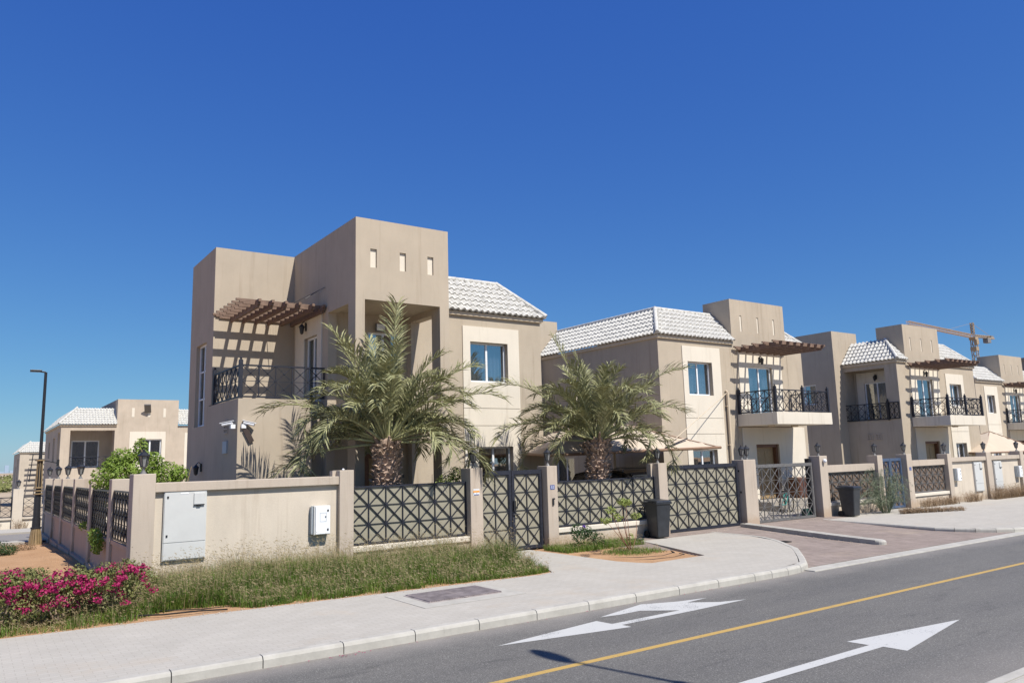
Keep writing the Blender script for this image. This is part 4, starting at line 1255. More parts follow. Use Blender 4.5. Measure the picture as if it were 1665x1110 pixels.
t = thing('far_boundary_wall', 'pale low wall with white posts and grey grilles across the side road', 'boundary wall', (0, 44.5, -.6))
xs_ = [-14, -9.2, -4.5, .2 - .1, 2.05, 5.4, 9]
for k, x in enumerate([-13.9, -9.2, -5.3, -1.6, 1.95, 5.5, 9.2]):
    MB().box(x, x + .42, 44.2, 44.75, -.9, 1.45).build('post', 'wallcream', t)
    if x < 9: 
        nx = [-9.2, -5.3, -1.6, 1.95, 5.5, 9.2][k]
        MB().box(x + .42, nx, 44.38, 44.6, -.9, .02).build('plinth', 'cream', t)
        MB().box(x + .42, nx, 44.3, 44.68, .02, .1).build('plinth_coping', 'wallcream', t)
        grille(MB(), x + .45, nx - .03, .14, 1.05, 7, 3, fx(44.5), .04, .03).build('grille', 'metal', t)
dup(LANT, (2.16, 44.5, 1.45), label='lantern on the low white-posted wall across the side road, left of the street lamp')

# ================================================================= CRANE AND UNFINISHED BUILDING
def lattice(mb, p, q, w, n, th):
    p = Vector(p); q = Vector(q); t = (q - p).normalized()
    a = t.cross(Vector((0, 0, 1)))
    if a.length < .1: a = Vector((1, 0, 0))
    a.normalize(); b = a.cross(t).normalized()
    cs = [(a + b) * w / 2, (a - b) * w / 2, (-a - b) * w / 2, (b - a) * w / 2]
    for c in cs: mb.bar(p + c, q + c, th * 1.6)
    for i in range(n):
        s0 = p.lerp(q, i / n); s1 = p.lerp(q, (i + 1) / n)
        for k in range(4):
            c, d = cs[k], cs[(k + 1) % 4]
            mb.bar(s0 + c, s1 + d, th); mb.bar(s0 + c, s0 + d, th)
t = thing('tower_crane', 'tower crane with long jib standing above the roofs on the right', 'crane', (343.9, 150, -2))
mb = MB(); lattice(mb, (343.9, 150, -2), (343.9, 150, 46.5), 1.9, 22, .14); mb.build('mast', 'yellowsteel', t)
mb = MB(); lattice(mb, (343.0, 150, 47.9), (291.3, 150, 49.6), 1.3, 40, .085); mb.build('jib', plain('pale_crane_steel', (.42, .30, .20), .6, 0, .1, .5, 0, .3), t)
mb = MB(); lattice(mb, (344.8, 150, 48.2), (361.5, 150, 48.6), .9, 9, .14); mb.box(355.5, 361.8, 149.2, 150.8, 47.9, 48.3); mb.build('counter_jib', 'yellowsteel', t)
MB().box(354.6, 357.6, 149, 151, 45.9, 47.9).box(358.5, 361, 149.2, 150.8, 48.3, 49.2).build('counterweight', 'concrete', t)
mb = MB(); lattice(mb, (343.9, 150, 49.0), (343.9, 150, 53.8), 1.0, 4, .14); mb.build('tower_top', 'yellowsteel', t)
MB().box(342.6, 345.2, 148.7, 151.3, 46.4, 47.6).box(342.4, 344.4, 148.2, 149.4, 44.4, 46.4).box(342.7, 345.1, 148.8, 151.2, 41.8, 43.4).build('cab', 'yellowsteel', t)
mb = MB(); mb.bar((343.9, 150, 53.6), (360, 150, 49), .1); mb.bar((343.9, 150, 53.6), (322, 150, 49.2), .08); mb.build('tie_rod', 'yellowsteel', t)
t = thing('unfinished_building', 'grey concrete building frame under construction behind the farthest villa', 'building', (158, 62, -2))
mb = MB()
for k in range(6): mb.box(151.5, 175, 58, 70, 17.0 - 3.2 * k, 17.4 - 3.2 * k)
for x in range(152, 175, 4):
    for y in (58.4, 64, 69.4): mb.box(x, x + .5, y, y + .5, -2, 17)
mb.build('concrete_frame', 'concrete', t)
MB().box(154, 174, 65, 65.3, -2, 17).build('inner_wall', plain('dark_block_wall', (.06, .06, .065), .9), t)

# ================================================================= CANOPIES
def canopy(label, c, peak, posts, group='beige car shade canopies'):
    t = thing('car_shade_canopy', label, 'canopy', (peak[0], peak[1], 0), group)
    n = 14; mb = MB(); g = {}
    P4 = [Vector(p) for p in c]; pk = Vector(peak)
    for i in range(n + 1):
        for j in range(n + 1):
            u, v = i / n, j / n
            p = P4[0].lerp(P4[1], u).lerp(P4[3].lerp(P4[2], u), v)
            e = 1 - max(abs(2 * u - 1), abs(2 * v - 1))
            b = P4[0].lerp(P4[1], .5).lerp(P4[3].lerp(P4[2], .5), .5)
            q = p + Vector(((pk.x - b.x) * e, (pk.y - b.y) * e, (pk.z - p.z) * (e ** .92)))
            g[i, j] = len(mb.v); mb.v.append(q)
    for i in range(n):
        for j in range(n): mb.f.append((g[i, j], g[i + 1, j], g[i + 1, j + 1], g[i, j + 1]))
    mb.build('fabric', 'canopy', t)
    mb = MB()
    for a, b in zip(P4, P4[1:] + P4[:1]): mb.tube([a, b], .045, 8)
    for a in P4: mb.tube([a, pk], .025, 6)
    mb.build('edge_frame', plain('brown_pipe_' + label[:4], (.25, .15, .09), .5), t)
    for (x, y, z) in posts:
        MB().tube([(x, y, 0), (x, y, z)], .06, 10).build('post', 'sill', t)
    return t
t = canopy('beige fabric car shade behind the second palm over the parked black car', [(13.35, 17.3, 2.28), (20.55, 17.2, 2.40), (20.4, 22.3, 2.45), (15.1, 22.3, 2.45)], (17.0, 19.2, 3.45), [(15.2, 22.2, 2.45), (20.35, 22.2, 2.45)])
mb = MB(); mb.tube([(18.0, 17.28, 2.42), (24.2, 19.8, 4.52)], .014, 6); mb.tube([(13.35, 17.3, 2.30), (17.3, 20.6, 4.3)], .03, 6)
mb.build('stay_tube', 'sill', t)
MB().tube([(18.0, 17.25, 2.43), (19.4, 17.6, 2.72)], .022, 6).build('stay_rod', 'black', t)
canopy('beige fabric car shade in front of the farthest villa on the right', [(43.2, 19.0, 1.85), (50.5, 19.0, 1.85), (51.5, 24, 1.95), (44.5, 23.0, 1.95)], (47.6, 20.5, 3.02), [(43.3, 19.0, 1.85), (50.4, 19, 1.85)])

# ================================================================= CAR, BICYCLE, BINS
t = thing('parked_car', 'black car with silver roof rails parked under the beige canopy', 'car', (17.55, 18.4, 0), local=True)
prof = [(-2.3, .35), (-2.32, .75), (-2.2, .98), (-1.25, 1.12), (-.55, 1.68), (-.2, 1.76), (1.2, 1.77), (1.9, 1.66), (2.2, 1.15), (2.28, .8), (2.25, .35)]
mb = MB()
def car_sec(w0): return [(x, y) for x, y in prof]
n = len(prof)
rows = []
for (k, s) in ((-1, .9), (-.93, 1), (.93, 1), (1, .9)):
    rows.append([(k * (.95 - max(0, z - 1.0) * .22), y * (.985 if abs(k) == 1 else 1), z if abs(k) < 1 or z < 1.0 else z - .05) for y, z in prof])
for r0_, r1_ in zip(rows, rows[1:]):
    mb.add(r0_ + r1_, [(i, i + 1, n + i + 1, n + i) for i in range(n - 1)] + [(n - 1, 0, n, 2 * n - 1)])
mb.add(rows[0], [tuple(range(n))]); mb.add(rows[-1], [tuple(range(n))[::-1]])
mb.build('body', 'carblack', t, recalc=True)
for s in (-1, 1):
    x = s * .86
    mb = MB(); q = [(-1.0, 1.14), (-.5, 1.58), (-.1, 1.66), (1.15, 1.67), (1.75, 1.55), (1.95, 1.14)]
    mb.add([(s * (.962 - (z - 1) * .22), y, z) for y, z in q], [tuple(range(6))]); mb.build('side_window', 'carglass', t)
    mb = MB(); mb.tube([(s * .66, -.35, 1.74), (s * .66, -.25, 1.80), (s * .66, 1.35, 1.82), (s * .66, 1.5, 1.74)], .018, 8); mb.build('roof_rail', 'chrome', t)
    for y in (-1.45, 1.4):
        mb = MB(); mb.tube([(s * .74, y, .35), (s * .97, y, .35)], .35, 20); w = mb.build('wheel', 'rubber', t)
        mb = MB(); mb.tube([(s * .965, y, .35), (s * .98, y, .35)], .22, 14); mb.build('rim', 'chrome', w)
    MB().box(s * .85 - .12, s * .85 + .08, -2.31, -2.2, .72, .88).build('headlight', 'white', t)
    MB().box(s * 1.0 - .09, s * 1.0 + .09, -.85, -.7, 1.1, 1.24).build('door_mirror', 'carblack', t)
mb = MB(); mb.add([(-.7, -1.15, 1.19), (.7, -1.15, 1.19), (.62, -.58, 1.69), (-.62, -.58, 1.69)], [(0, 1, 2, 3)]); mb.build('windscreen', 'carglass', t)
MB().box(-.3, .3, -2.35, -2.3, .45, .57).build('bumper_plate', 'white', t)

t = thing('bicycle', 'teal and white bicycle standing behind the see-through gate', 'bicycle', (24.4, 17.6, .02), local=True, rz=R(15))
for x in (-.42, .42):
    mb = MB(); mb.tube([(x + .27 * math.cos(a_ * PI / 12), 0, .3 + .27 * math.sin(a_ * PI / 12)) for a_ in range(25)], .022, 6, cap=False); w = mb.build('wheel', 'rubber', t)
    mb = MB()
    for k in range(8): mb.bar((x, 0, .3), (x + .26 * math.cos(k * PI / 4), 0, .3 + .26 * math.sin(k * PI / 4)), .005)
    mb.build('spokes', 'chrome', w)
mb = MB(); B_ = (-.42, 0, .3); S_ = (-.16, 0, .68); K_ = (-.06, 0, .3); H_ = (.28, 0, .66); F_ = (.42, 0, .3)
for p, q in ((B_, S_), (B_, K_), (K_, S_), (S_, H_), (K_, H_)): mb.tube([p, q], .02, 6)
mb.build('frame', 'teal', t)
mb = MB().tube([H_, F_], .018, 6).tube([H_, (.26, 0, .82)], .014, 6); mb.build('fork', 'white', t)
mb = MB().tube([(.22, -.26, .84), (.26, 0, .82), (.22, .26, .84)], .014, 6); mb.build('handlebar', 'black', t)
mb = MB().box(-.30, -.06, -.06, .06, .74, .79).bar((-.18, 0, .74), S_, .025); mb.build('saddle', 'rubber', t)

t = thing('porch_cabinet', 'reddish brown cabinet on the porch behind the see-through gate', 'cabinet', (27.9, 19.4, .35))
MB().box(27.5, 28.3, 19.2, 19.75, .35, 1.15).build('case', 'door', t, bevel=.01)
MB().box(27.53, 27.89, 19.17, 19.2, .42, 1.1).box(27.91, 28.27, 19.17, 19.2, .42, 1.1).build('cabinet_door', plain('red_brown', (.11, .05, .035), .5), t)

def wheelie_bin(loc, rz, label):
    t = thing('wheelie_bin', label, 'bin', loc, 'black wheelie bins', rz=rz, local=True)
    mb = MB()
    lo = [(-.19, -.23), (.19, -.23), (.19, .19), (-.19, .19)]
    hi = [(-.24, -.30), (.24, -.30), (.24, .25), (-.24, .25)]
    z0, z1 = .03, .93
    mb.add([(x, y, z0) for x, y in lo] + [(x, y, z1) for x, y in hi], [(3, 2, 1, 0), (4, 5, 6, 7), (0, 1, 5, 4), (1, 2, 6, 5), (2, 3, 7, 6), (3, 0, 4, 7)])
    mb.build('bin_body', 'plastic', t, bevel=.03)
    MB().box(-.262, .262, -.325, .28, .90, .955).build('rim', 'plastic', t, bevel=.012)
    mb = MB()
    mb.add([(-.255, -.34, .955), (.255, -.34, .955), (.255, .28, .985), (-.255, .28, .985), (-.22, -.28, 1.0), (.22, -.28, 1.0), (.22, .25, 1.03), (-.22, .25, 1.03)],
           [(3, 2, 1, 0), (4, 5, 6, 7), (0, 1, 5, 4), (1, 2, 6, 5), (2, 3, 7, 6), (3, 0, 4, 7)])
    mb.build('lid', 'plastic', t, bevel=.012)
    MB().tube([(-.22, .34, .95), (.22, .34, .95)], .016, 8).bar((-.17, .26, .93), (-.17, .34, .95), .02).bar((.17, .26, .93), (.17, .34, .95), .02).build('handle', 'plastic', t)
    for s in (-1, 1):
        w = MB().tube([(s * .18, .22, .10), (s * .24, .22, .10)], .10, 16).build('wheel', 'rubber', t)
    return t
b1 = wheelie_bin((15.42, 15.22, 0), R(-8), 'black wheelie bin standing by the post left of the driveway gate')
b2 = dup(b1, (24.35, 15.1, 0), R(4), 'black wheelie bin standing behind the kerb by the farther driveway')
t = thing('feeding_bowl', 'small black bowl lying on the soil edge left of the nearer bin', 'bowl', (14.75, 15.25, 0))
mb = MB(); mb.lathe((14.62, 15.2, -.02), [(.10, 0), (.17, .05), (.18, .07), (.15, .065), (.10, .03)], 16); mb.build('bowl_body', 'plastic', t, smooth=True)

# ================================================================= STREET LAMPS
t = thing('street_lamp', 'tall dark street lamp with golden bands and fluted foot beside the sand', 'street lamp', (2.05, 30.6, -.17))
X0, Y0 = 2.05, 30.6
mb = MB(); mb.lathe((X0, Y0, 0), [(.105, .7), (.09, 1.5)], 16); mb.lathe((X0, Y0, 0), [(.085, 1.5), (.065, 2.6), (.052, 2.7), (.045, 5.58)], 16); mb.build('pole', 'black', t)
mb = MB()
for k in range(16):
    a_ = 2 * PI * k / 16
    mb.bar((X0 + .19 * math.cos(a_), Y0 + .19 * math.sin(a_), -.17), (X0 + .115 * math.cos(a_), Y0 + .13 * math.sin(a_), .38), .04)
mb.lathe((X0, Y0, -.2), [(.2, 0), (.2, .06), (.165, .07), (.10, .6)], 16)
mb.build('fluted_foot', 'gold', t)
mb = MB(); mb.lathe((X0, Y0, .36), [(.16, 0), (.16, .05), (.125, .06), (.12, .36)], 16); mb.build('foot_collar', 'black', t)
for z in (1.47, 1.57, 1.67, 2.58):
    mb = MB(); mb.lathe((X0, Y0, z), [(.09, 0), (.15, .01), (.15, .04), (.09, .05)], 16); mb.build('gold_band', 'gold', t)
mb = MB()
for k in range(8):
    a_ = 2 * PI * k / 8
    mb.bar((X0 + .10 * math.cos(a_), Y0 + .10 * math.sin(a_), 1.7), (X0 + .078 * math.cos(a_), Y0 + .078 * math.sin(a_), 2.58), .018)
mb.build('gold_rib', 'gold', t)
mb = MB().bar((X0, Y0, 5.58), (X0 - .18, Y0 - .02, 5.60), .05).box(X0 - .46, X0 - .12, Y0 - .1, Y0 + .08, 5.58, 5.65); mb.build('lamp_head', 'black', t, bevel=.01)
mb = MB().bar((X0, Y0, 2.62), (X0 + .5, Y0, 2.5), .03).box(X0 + .48, X0 + .56, Y0 - .05, Y0 + .05, 2.4, 2.62); mb.build('bracket', 'black', t)

t = thing('street_lamp', 'street lamp beside the camera whose shadow falls across the road', 'street lamp', (7.22, 1.35, 0))
X0, Y0 = 7.22, 1.35
H0 = 7.9
mb = MB(); mb.lathe((X0, Y0, 0), [(.16, 0), (.14, .5), (.085, .6), (.07, 5.2), (.068, 6.0), (.035, 6.02), (.028, H0)], 16); mb.build('pole', 'black', t)
mb = MB()
mb.add([(X0 + a * .125 * s, Y0 + b * .42 * s + .30, H0 + z) for z, s in ((-.03, .9), (.0, 1.0), (.05, .8)) for a, b in [(math.cos(k * PI / 8), math.sin(k * PI / 8)) for k in range(16)]],
       [tuple(range(16)), tuple(range(32, 48))] + [(r0 * 16 + k, r0 * 16 + (k + 1) % 16, (r0 + 1) * 16 + (k + 1) % 16, (r0 + 1) * 16 + k) for r0 in range(2) for k in range(16)])
mb.build('lamp_head', 'black', t)

# ================================================================= VEGETATION
def leafcloud(mb, blobs, count, size, rng, flat=.3, asp=.5):
    """leaf quads spread over ellipsoid blobs: (cx,cy,cz,rx,ry,rz,weight)"""
    tot = sum(b[6] for b in blobs)
    for b in blobs:
        for _ in range(int(count * b[6] / tot)):
            d = Vector((rng.gauss(0, 1), rng.gauss(0, 1), rng.gauss(0, 1))).normalized()
            r = rng.uniform(.35, 1.08) ** .6
            c = Vector((b[0] + d.x * b[3] * r, b[1] + d.y * b[4] * r, b[2] + d.z * b[5] * r))
            n = (d * .8 + Vector((rng.uniform(-1, 1), rng.uniform(-1, 1), rng.uniform(-.2, 1)))).normalized()
            t = n.cross(Vector((rng.uniform(-1, 1), rng.uniform(-1, 1), rng.uniform(-1, 1)))).normalized()
            s = n.cross(t)
            L = size * rng.uniform(.6, 1.3); w = L * asp
            mb.add([c - t * L / 2, c + s * w / 2, c + t * L / 2, c - s * w / 2], [(0, 1, 2, 3)])

def branches(mb, base, tips, r0, rng, n=5):
    for tp in tips:
        p = Vector(base); q = Vector(tp); pts = []
        off = Vector((rng.uniform(-.1, .1), rng.uniform(-.1, .1), 0)) * (q - p).length
        for i in range(n + 1):
            u = i / n
            pts.append(p.lerp(q, u) + off * math.sin(PI * u))
        mb.tube(pts, [lerp(r0, r0 * .25, i / n) for i in range(n + 1)], 6)

# date palms
def palm(label, X, Y, H, rad, seed, nf=46, spread=1.0, aims=()):
    rng = random.Random(seed)
    t = thing('date_palm', label, 'palm tree', (X, Y, 0), 'date palms inside the wall')
    mb = MB()
    mb.lathe((X, Y, 0), [(rad * .95, 0), (rad * .86, H * .5), (rad * .9, H * .85), (rad * .6, H * 1.02)], 16)
    rows = int(H / .12)
    for j in range(rows):
        z = .05 + j * .12
        rr = rad * (.86 + .05 * math.sin(j))
        for k in range(13):
            a = 2 * PI * (k + .5 * (j % 2)) / 13 + rng.uniform(-.14, .14) + j * .05
            c, s = math.cos(a), math.sin(a)
            wd = rad * rng.uniform(.14, .27); out = rng.uniform(.06, .13) * (rad / .3); hh = rng.uniform(.07, .14)
            px, py = X + rr * c, Y + rr * s
            tx, ty = -s * wd, c * wd
            z = .05 + j * .12 + rng.uniform(-.035, .035)
            mb.add([(px - tx, py - ty, z), (px + tx, py + ty, z), (px + tx * .5 + c * out, py + ty * .5 + s * out, z + hh), (px - tx * .5 + c * out, py - ty * .5 + s * out, z + hh), (px, py, z + hh * 1.1), (px + c * out * .7, py + s * out * .7, z - .05)],
                   [(0, 1, 2, 3), (3, 2, 4), (0, 5, 1), (0, 3, 4), (1, 4, 2)])
    tr = mb.build('trunk', 'palmtrunk', t)
    mb = MB()
    for k in range(34):
        a = rng.uniform(0, 2 * PI); z = H * rng.uniform(.8, 1.02); e = rng.uniform(.5, 1.2)
        p = Vector((X + rad * .75 * math.cos(a), Y + rad * .75 * math.sin(a), z)); L = rng.uniform(.12, .35)
        q = p + Vector((math.cos(a) * math.cos(e), math.sin(a) * math.cos(e), math.sin(e))) * L
        mb.tube([p, q], [.045, .03], 5)
    mb.build('cut_stubs', 'palmcut', tr)
    fr = []
    for i in range(nf):
        u = i / (nf - 1)
        el = R(lerp(86, 14, u ** .8)) + rng.uniform(-.12, .12)
        front = abs(((i * 2.39996 - R(243) + PI) % (2 * PI)) - PI) < .8
        if front and el < R(38): continue
        fr.append((i * 2.39996 + rng.uniform(-.25, .25), el, rng.uniform(2.25, 2.75) * spread * lerp(1.08, .92, u), rng.uniform(.9, 1.95)))
    fr += list(aims)
    for (az, el, L, cv) in fr:
        ns = 30
        p = Vector((X + .12 * math.cos(az), Y + .12 * math.sin(az), H * .98 + .10 * math.sin(el)))
        e = el; pts = []; dirs = []
        hz = Vector((math.cos(az), math.sin(az), 0))
        side = Vector((-hz.y, hz.x, 0))
        sway = rng.uniform(-.3, .3)
        drop = cv * (.55 + 1.25 * max(0, math.cos(el)) ** 1.3)
        for k in range(ns + 1):
            u = k / ns
            d = hz * math.cos(e) + Vector((0, 0, math.sin(e))) + side * sway * u
            d.normalize()
            pts.append(p.copy()); dirs.append(d)
            p = p + d * (L / ns)
            e -= drop * (3.0 * u * u) / ns
        mb = MB()
        mb.tube(pts[::3], [lerp(.034, .006, k / (len(pts[::3]) - 1)) for k in range(len(pts[::3]))], 5)
        old = el < R(12) and rng.random() < .5
        fo = MB()
        nl = 56
        tw = rng.uniform(-.7, .7)
        for k in range(nl):
            u = .24 + .76 * k / (nl - 1)
            f_ = u * ns; i0 = min(int(f_), ns - 1)
            p = pts[i0].lerp(pts[i0 + 1], f_ - i0); d = dirs[i0]
            sv = d.cross(Vector((0, 0, 1)))
            if sv.length < .15: sv = side.copy()
            sv.normalize(); nv = sv.cross(d).normalized()
            ll = (.20 + .34 * math.sin(PI * min(1, (u - .1) * 1.02)) ** .6) * rng.uniform(.85, 1.15) * (L / 2.6)
            for sgn in (-1, 1):
                fw = rng.uniform(.7, 1.35) + .7 * max(0, u - .5)
                vup = rng.uniform(-.15, .95) + tw * sgn * .35
                ld = (sv * sgn + d * fw + nv * vup).normalized()
                tip = p + ld * ll + Vector((0, 0, -.16 * ll))
                mid = p + ld * ll * .5 + Vector((0, 0, .012))
                wv = ld.cross(nv + sv * rng.uniform(-.9, .9)).normalized() * .0155
                fo.add([p - wv * .5, p + wv * .5, mid + wv, mid - wv, tip], [(0, 1, 2, 3), (3, 2, 4)])
        fo_ = fo.build('frond', 'palmold' if old else 'palmleaf', t)
        mb.build('rachis', 'rachis', fo_)
    return t
palm('stout date palm in front of the portal of the nearest villa', 8.14, 16.8, 2.72, .33, 11, 52, .88,
     aims=[(R(150), R(30), 3.1, .8), (R(-35), R(88), 3.2, .3), (R(135), R(70), 3.0, .5), (R(0), R(50), 3.0, .7), (R(-20), R(35), 3.0, .8), (R(160), R(-5), 3.0, .8), (R(-40), R(0), 2.6, .9), (R(140), R(12), 2.7, 1.5), (R(175), R(8), 2.5, 1.6), (R(-15), R(10), 2.6, 1.6), (R(205), R(25), 2.4, 1.3), (R(-60), R(15), 2.2, 1.7)])
palm('second date palm beside the black car, under the beige canopy edge', 14.6, 16.62, 2.68, .34, 23, 48, .88,
     aims=[(R(150), R(45), 3.3, .9), (R(165), R(20), 3.1, .9), (R(-30), R(50), 3.3, .8), (R(-10), R(30), 3.2, .8), (R(150), R(75), 3.1, .4), (R(155), R(5), 2.6, 1.4), (R(-25), R(8), 2.7, 1.5), (R(200), R(15), 2.3, 1.6)])

# bush behind the side wall
rng = random.Random(5)
t = thing('leafy_bush', 'bright green leafy bush spilling over the side wall at the left corner', 'bush', (3.9, 20.3, 0))
blobs = [(3.0, 20.3, 2.1, .4, .6, .38, 1.0), (3.45, 20.4, 2.25, .45, .6, .38, 1.0), (3.95, 20.3, 2.08, .42, .5, .3, .9), (3.05, 20.4, 2.5, .28, .35, .24, .45), (3.4, 20.3, 2.7, .16, .2, .26, .22), (4.25, 20.1, 2.05, .22, .3, .24, .35), (2.72, 20.5, 2.02, .34, .5, .3, .6), (2.85, 20.4, 2.35, .22, .3, .2, .3), (3.5, 20.3, 1.5, .8, .6, .5, .8), (3.6, 20.2, 2.45, .3, .3, .18, .3)]
mb = MB(); branches(mb, (3.5, 20.3, 0), [(b[0], b[1], b[2]) for b in blobs] + [(3.35, 20.2, 2.9), (4.5, 20.0, 2.25)], .04, rng); mb.build('branches', 'bark', t)
mb = MB(); leafcloud(mb, blobs, 7000, .08, rng); mb.build('foliage', 'leafbright', t)
t = thing('leafy_bush', 'small green spray with pale flowers hanging through the side wall bars', 'bush', (2.5, 19.2, .7))
blobs = [(2.42, 19.4, .78, .14, .55, .2, 1), (2.40, 18.9, .66, .12, .3, .22, .8), (2.44, 21.8, .9, .1, .35, .1, .3)]
mb = MB(); branches(mb, (2.62, 19.4, .85), [(b[0], b[1], b[2]) for b in blobs], .012, rng); mb.build('branches', 'bark', t)
mb = MB(); leafcloud(mb, blobs, 700, .075, rng); mb.build('foliage', 'leafbright', t)
t = thing('leafy_bush', 'pale yellow green bush showing above the fence bay left of the double gate', 'bush', (9.6, 16.5, 0))
blobs = [(9.5, 16.2, 1.6, .36, .22, .34, 1), (9.1, 16.15, 1.2, .5, .2, .5, .8), (9.7, 16.2, 1.88, .2, .16, .2, .4)]
mb = MB(); branches(mb, (9.4, 16.5, 0), [(b[0], b[1], b[2] + .2) for b in blobs] + [(9.15, 16.4, 1.9), (9.8, 16.5, 1.95)], .02, rng); mb.build('branches', 'bark', t)
mb = MB(); leafcloud(mb, blobs, 1900, .06, rng); mb.build('foliage', 'leafyellow', t)

# bougainvillea bushes
def bougain(label, X, Y, w, hgt, seed, dens):
    rng = random.Random(seed)
    t = thing('bougainvillea', label, 'flowering bush', (X, Y, 0), 'pink flowering bushes by the pavement')
    tips = []
    for k in range(16):
        a = rng.uniform(0, 2 * PI); r = w * rng.uniform(.3, 1)
        tips.append((X + r * math.cos(a), Y + r * .7 * math.sin(a) + .1, hgt * rng.uniform(.6, 1)))
    mb = MB(); branches(mb, (X, Y, 0), tips, .014, rng); mb.build('stems', plain('pale_stem', (.33, .25, .17), .85), t)
    bl = [(q[0], q[1], q[2] - .06, .17, .15, .12, 1) for q in tips] + [(X, Y + .05, hgt * .45, w * .85, w * .55, hgt * .42, 7)]
    mb = MB(); leafcloud(mb, bl, int(3400 * dens), .045, rng, asp=.6); mb.build('foliage', 'leafolive', t)
    mb = MB()
    fb = []
    for k in range(int(58 * dens)):
        a = rng.uniform(0, 2 * PI); r = w * math.sqrt(rng.random()) * 1.05
        z = hgt * (1.04 - .25 * (r / w) ** 2) - rng.uniform(0, .2) if rng.random() < .62 else hgt * rng.uniform(.3, .85)
        fb.append((X + r * math.cos(a), Y + r * .7 * math.sin(a), z, .075, .07, .05, 1))
    leafcloud(mb, fb, int(1900 * dens), .038, rng, asp=.85); mb.build('blossom', 'flower', t)
    return t
bougain('rightmost pink flowering bush with bare pale stems, beside the corner post', 1.95, 13.50, .58, .80, 3, 1.1)
bougain('middle pink flowering bush between two others at the pavement edge', 1.25, 13.55, .55, .74, 4, .9)
bougain('leftmost dense pink flowering bush at the left edge of the picture', .5, 13.40, .58, .80, 9, 1.2)
bougain('pink flowering bush set behind the front row, against the orange sand', .75, 14.5, .55, .72, 13, .8)

# long grass bed
def grass(name, label, area, count, hts, seed, mix=(.7, .3), head=True, zoff=-.02):
    rng = random.Random(seed)
    gm, st = MB(), MB()
    done = 0
    while done < count:
        x, y = area(rng)
        if x is None: continue
        done += 1
        h_ = hts(x, y) * rng.uniform(.35, 1.25)
        a = rng.uniform(0, 2 * PI); lean = rng.uniform(.15, 1.0) * h_
        dx, dy = math.cos(a) * lean, math.sin(a) * lean
        wx, wy = -math.sin(a) * .0048, math.cos(a) * .0048
        straw = rng.random() < mix[1]
        if straw: h_ *= rng.uniform(1.1, 1.75)
        m = st if straw else gm
        k = 1.0 if not straw else .55
        m.add([(x - wx * k, y - wy * k, zoff), (x + wx * k, y + wy * k, zoff), (x + dx * .35 + wx * k * .8, y + dy * .35 + wy * k * .8, zoff + h_ * .6), (x + dx * .35 - wx * k * .8, y + dy * .35 - wy * k * .8, zoff + h_ * .6), (x + dx, y + dy, zoff + h_)], [(0, 1, 2, 3), (3, 2, 4)])
        if straw and head:
            for q in range(3):
                b_ = rng.uniform(0, 2 * PI); l = rng.uniform(.03, .06)
                p = (x + dx, y + dy, zoff + h_ - .01)
                e = (p[0] + math.cos(b_) * l, p[1] + math.sin(b_) * l, p[2] + l * .5)
                m.add([p, (p[0] + math.cos(b_) * l * .5 + .003, p[1] + math.sin(b_) * l * .5, p[2] + l * .3), e, (p[0] + math.cos(b_) * l * .5 - .003, p[1] + math.sin(b_) * l * .5, p[2] + l * .2)], [(0, 1, 2, 3)])
    o = tag(gm.build(name, 'grass'), label, 'grass', kind='stuff')
    return o, st
def area1(rng):
    x = rng.uniform(1.9, 9.6)
    lo = interp(UP, x) + .12
    hi = 15.5 if x > 2.5 else 15.3
    if x > 9.1: hi = 14.6 - (x - 9.1) * 1.6
    if 2.1 < x < 3.9: lo += .6 * math.sin((x - 2.1) / 1.8 * PI)
    y = lo + (hi - lo) * rng.random()
    n = math.sin(x * 5.3 + 1.9 * math.sin(y * 4.1)) * math.sin(y * 6.3 + 1.3 * math.sin(x * 3.7))
    if n < -.25 and rng.random() < min(1, .85 - (y - lo) * .25): return None, None
    return x, y
def ht1(x, y):
    e = max(0.0, min(1, (y - interp(UP, x)) / 1.3))
    n = .5 + .5 * math.sin(x * 2.3 + 1.7 * math.sin(y * 2.1)) * math.sin(y * 1.7 + x)
    m = .5 + .5 * math.sin(x * 9.1 + 2.3 * math.sin(y * 6.1)) * math.sin(y * 7.7 + x * 2)
    return (.08 + .30 * e) * (.55 + .4 * n + .45 * m)
o, st = grass('long_grass', 'long green grass with straw seed heads along the nearest cream wall', area1, 76000, ht1, 21, (.82, .18))
tag(st.build('straw_grass', 'straw'), 'dry straw coloured seed stalks standing above the green grass strip', 'grass', kind='stuff')
def area2(rng):
    x = rng.uniform(-.8, 2.4); y = rng.uniform(interp(UP, x) + .1 + max(0, x - 1.6) * .5, 14.6)
    return x, y
o, st = grass('verge_grass', 'green grass growing between the pink flowering bushes', area2, 9500, lambda x, y: .13 + .07 * math.sin(x * 4 + y), 22, (.75, .25))
tag(st.build('verge_straw', 'straw'), 'dry stalks among the grass under the pink flowering bushes', 'grass', kind='stuff')
def area3(rng):
    x = rng.uniform(11.7, 14.3); y = rng.uniform(12.5, 15.45)
    n = math.sin(x * 3.1 + 2) * math.sin(y * 2.3 + 1) + .3
    if y > 14.5 and x < 14.2: return x, y
    if math.hypot((x - 12.9) / .75, (y - 13.6) / .6) < rng.random() + .2: return x, y
    return None, None
o, st = grass('bed_grass', 'short green grass patches in the soil bed by the driveway', area3, 9000, lambda x, y: .10 if y < 14.5 else .17, 23, (.9, .1), zoff=-.05)
tag(st.build('bed_straw', 'straw'), 'thin dry stalks in the soil bed by the driveway', 'grass', kind='stuff')

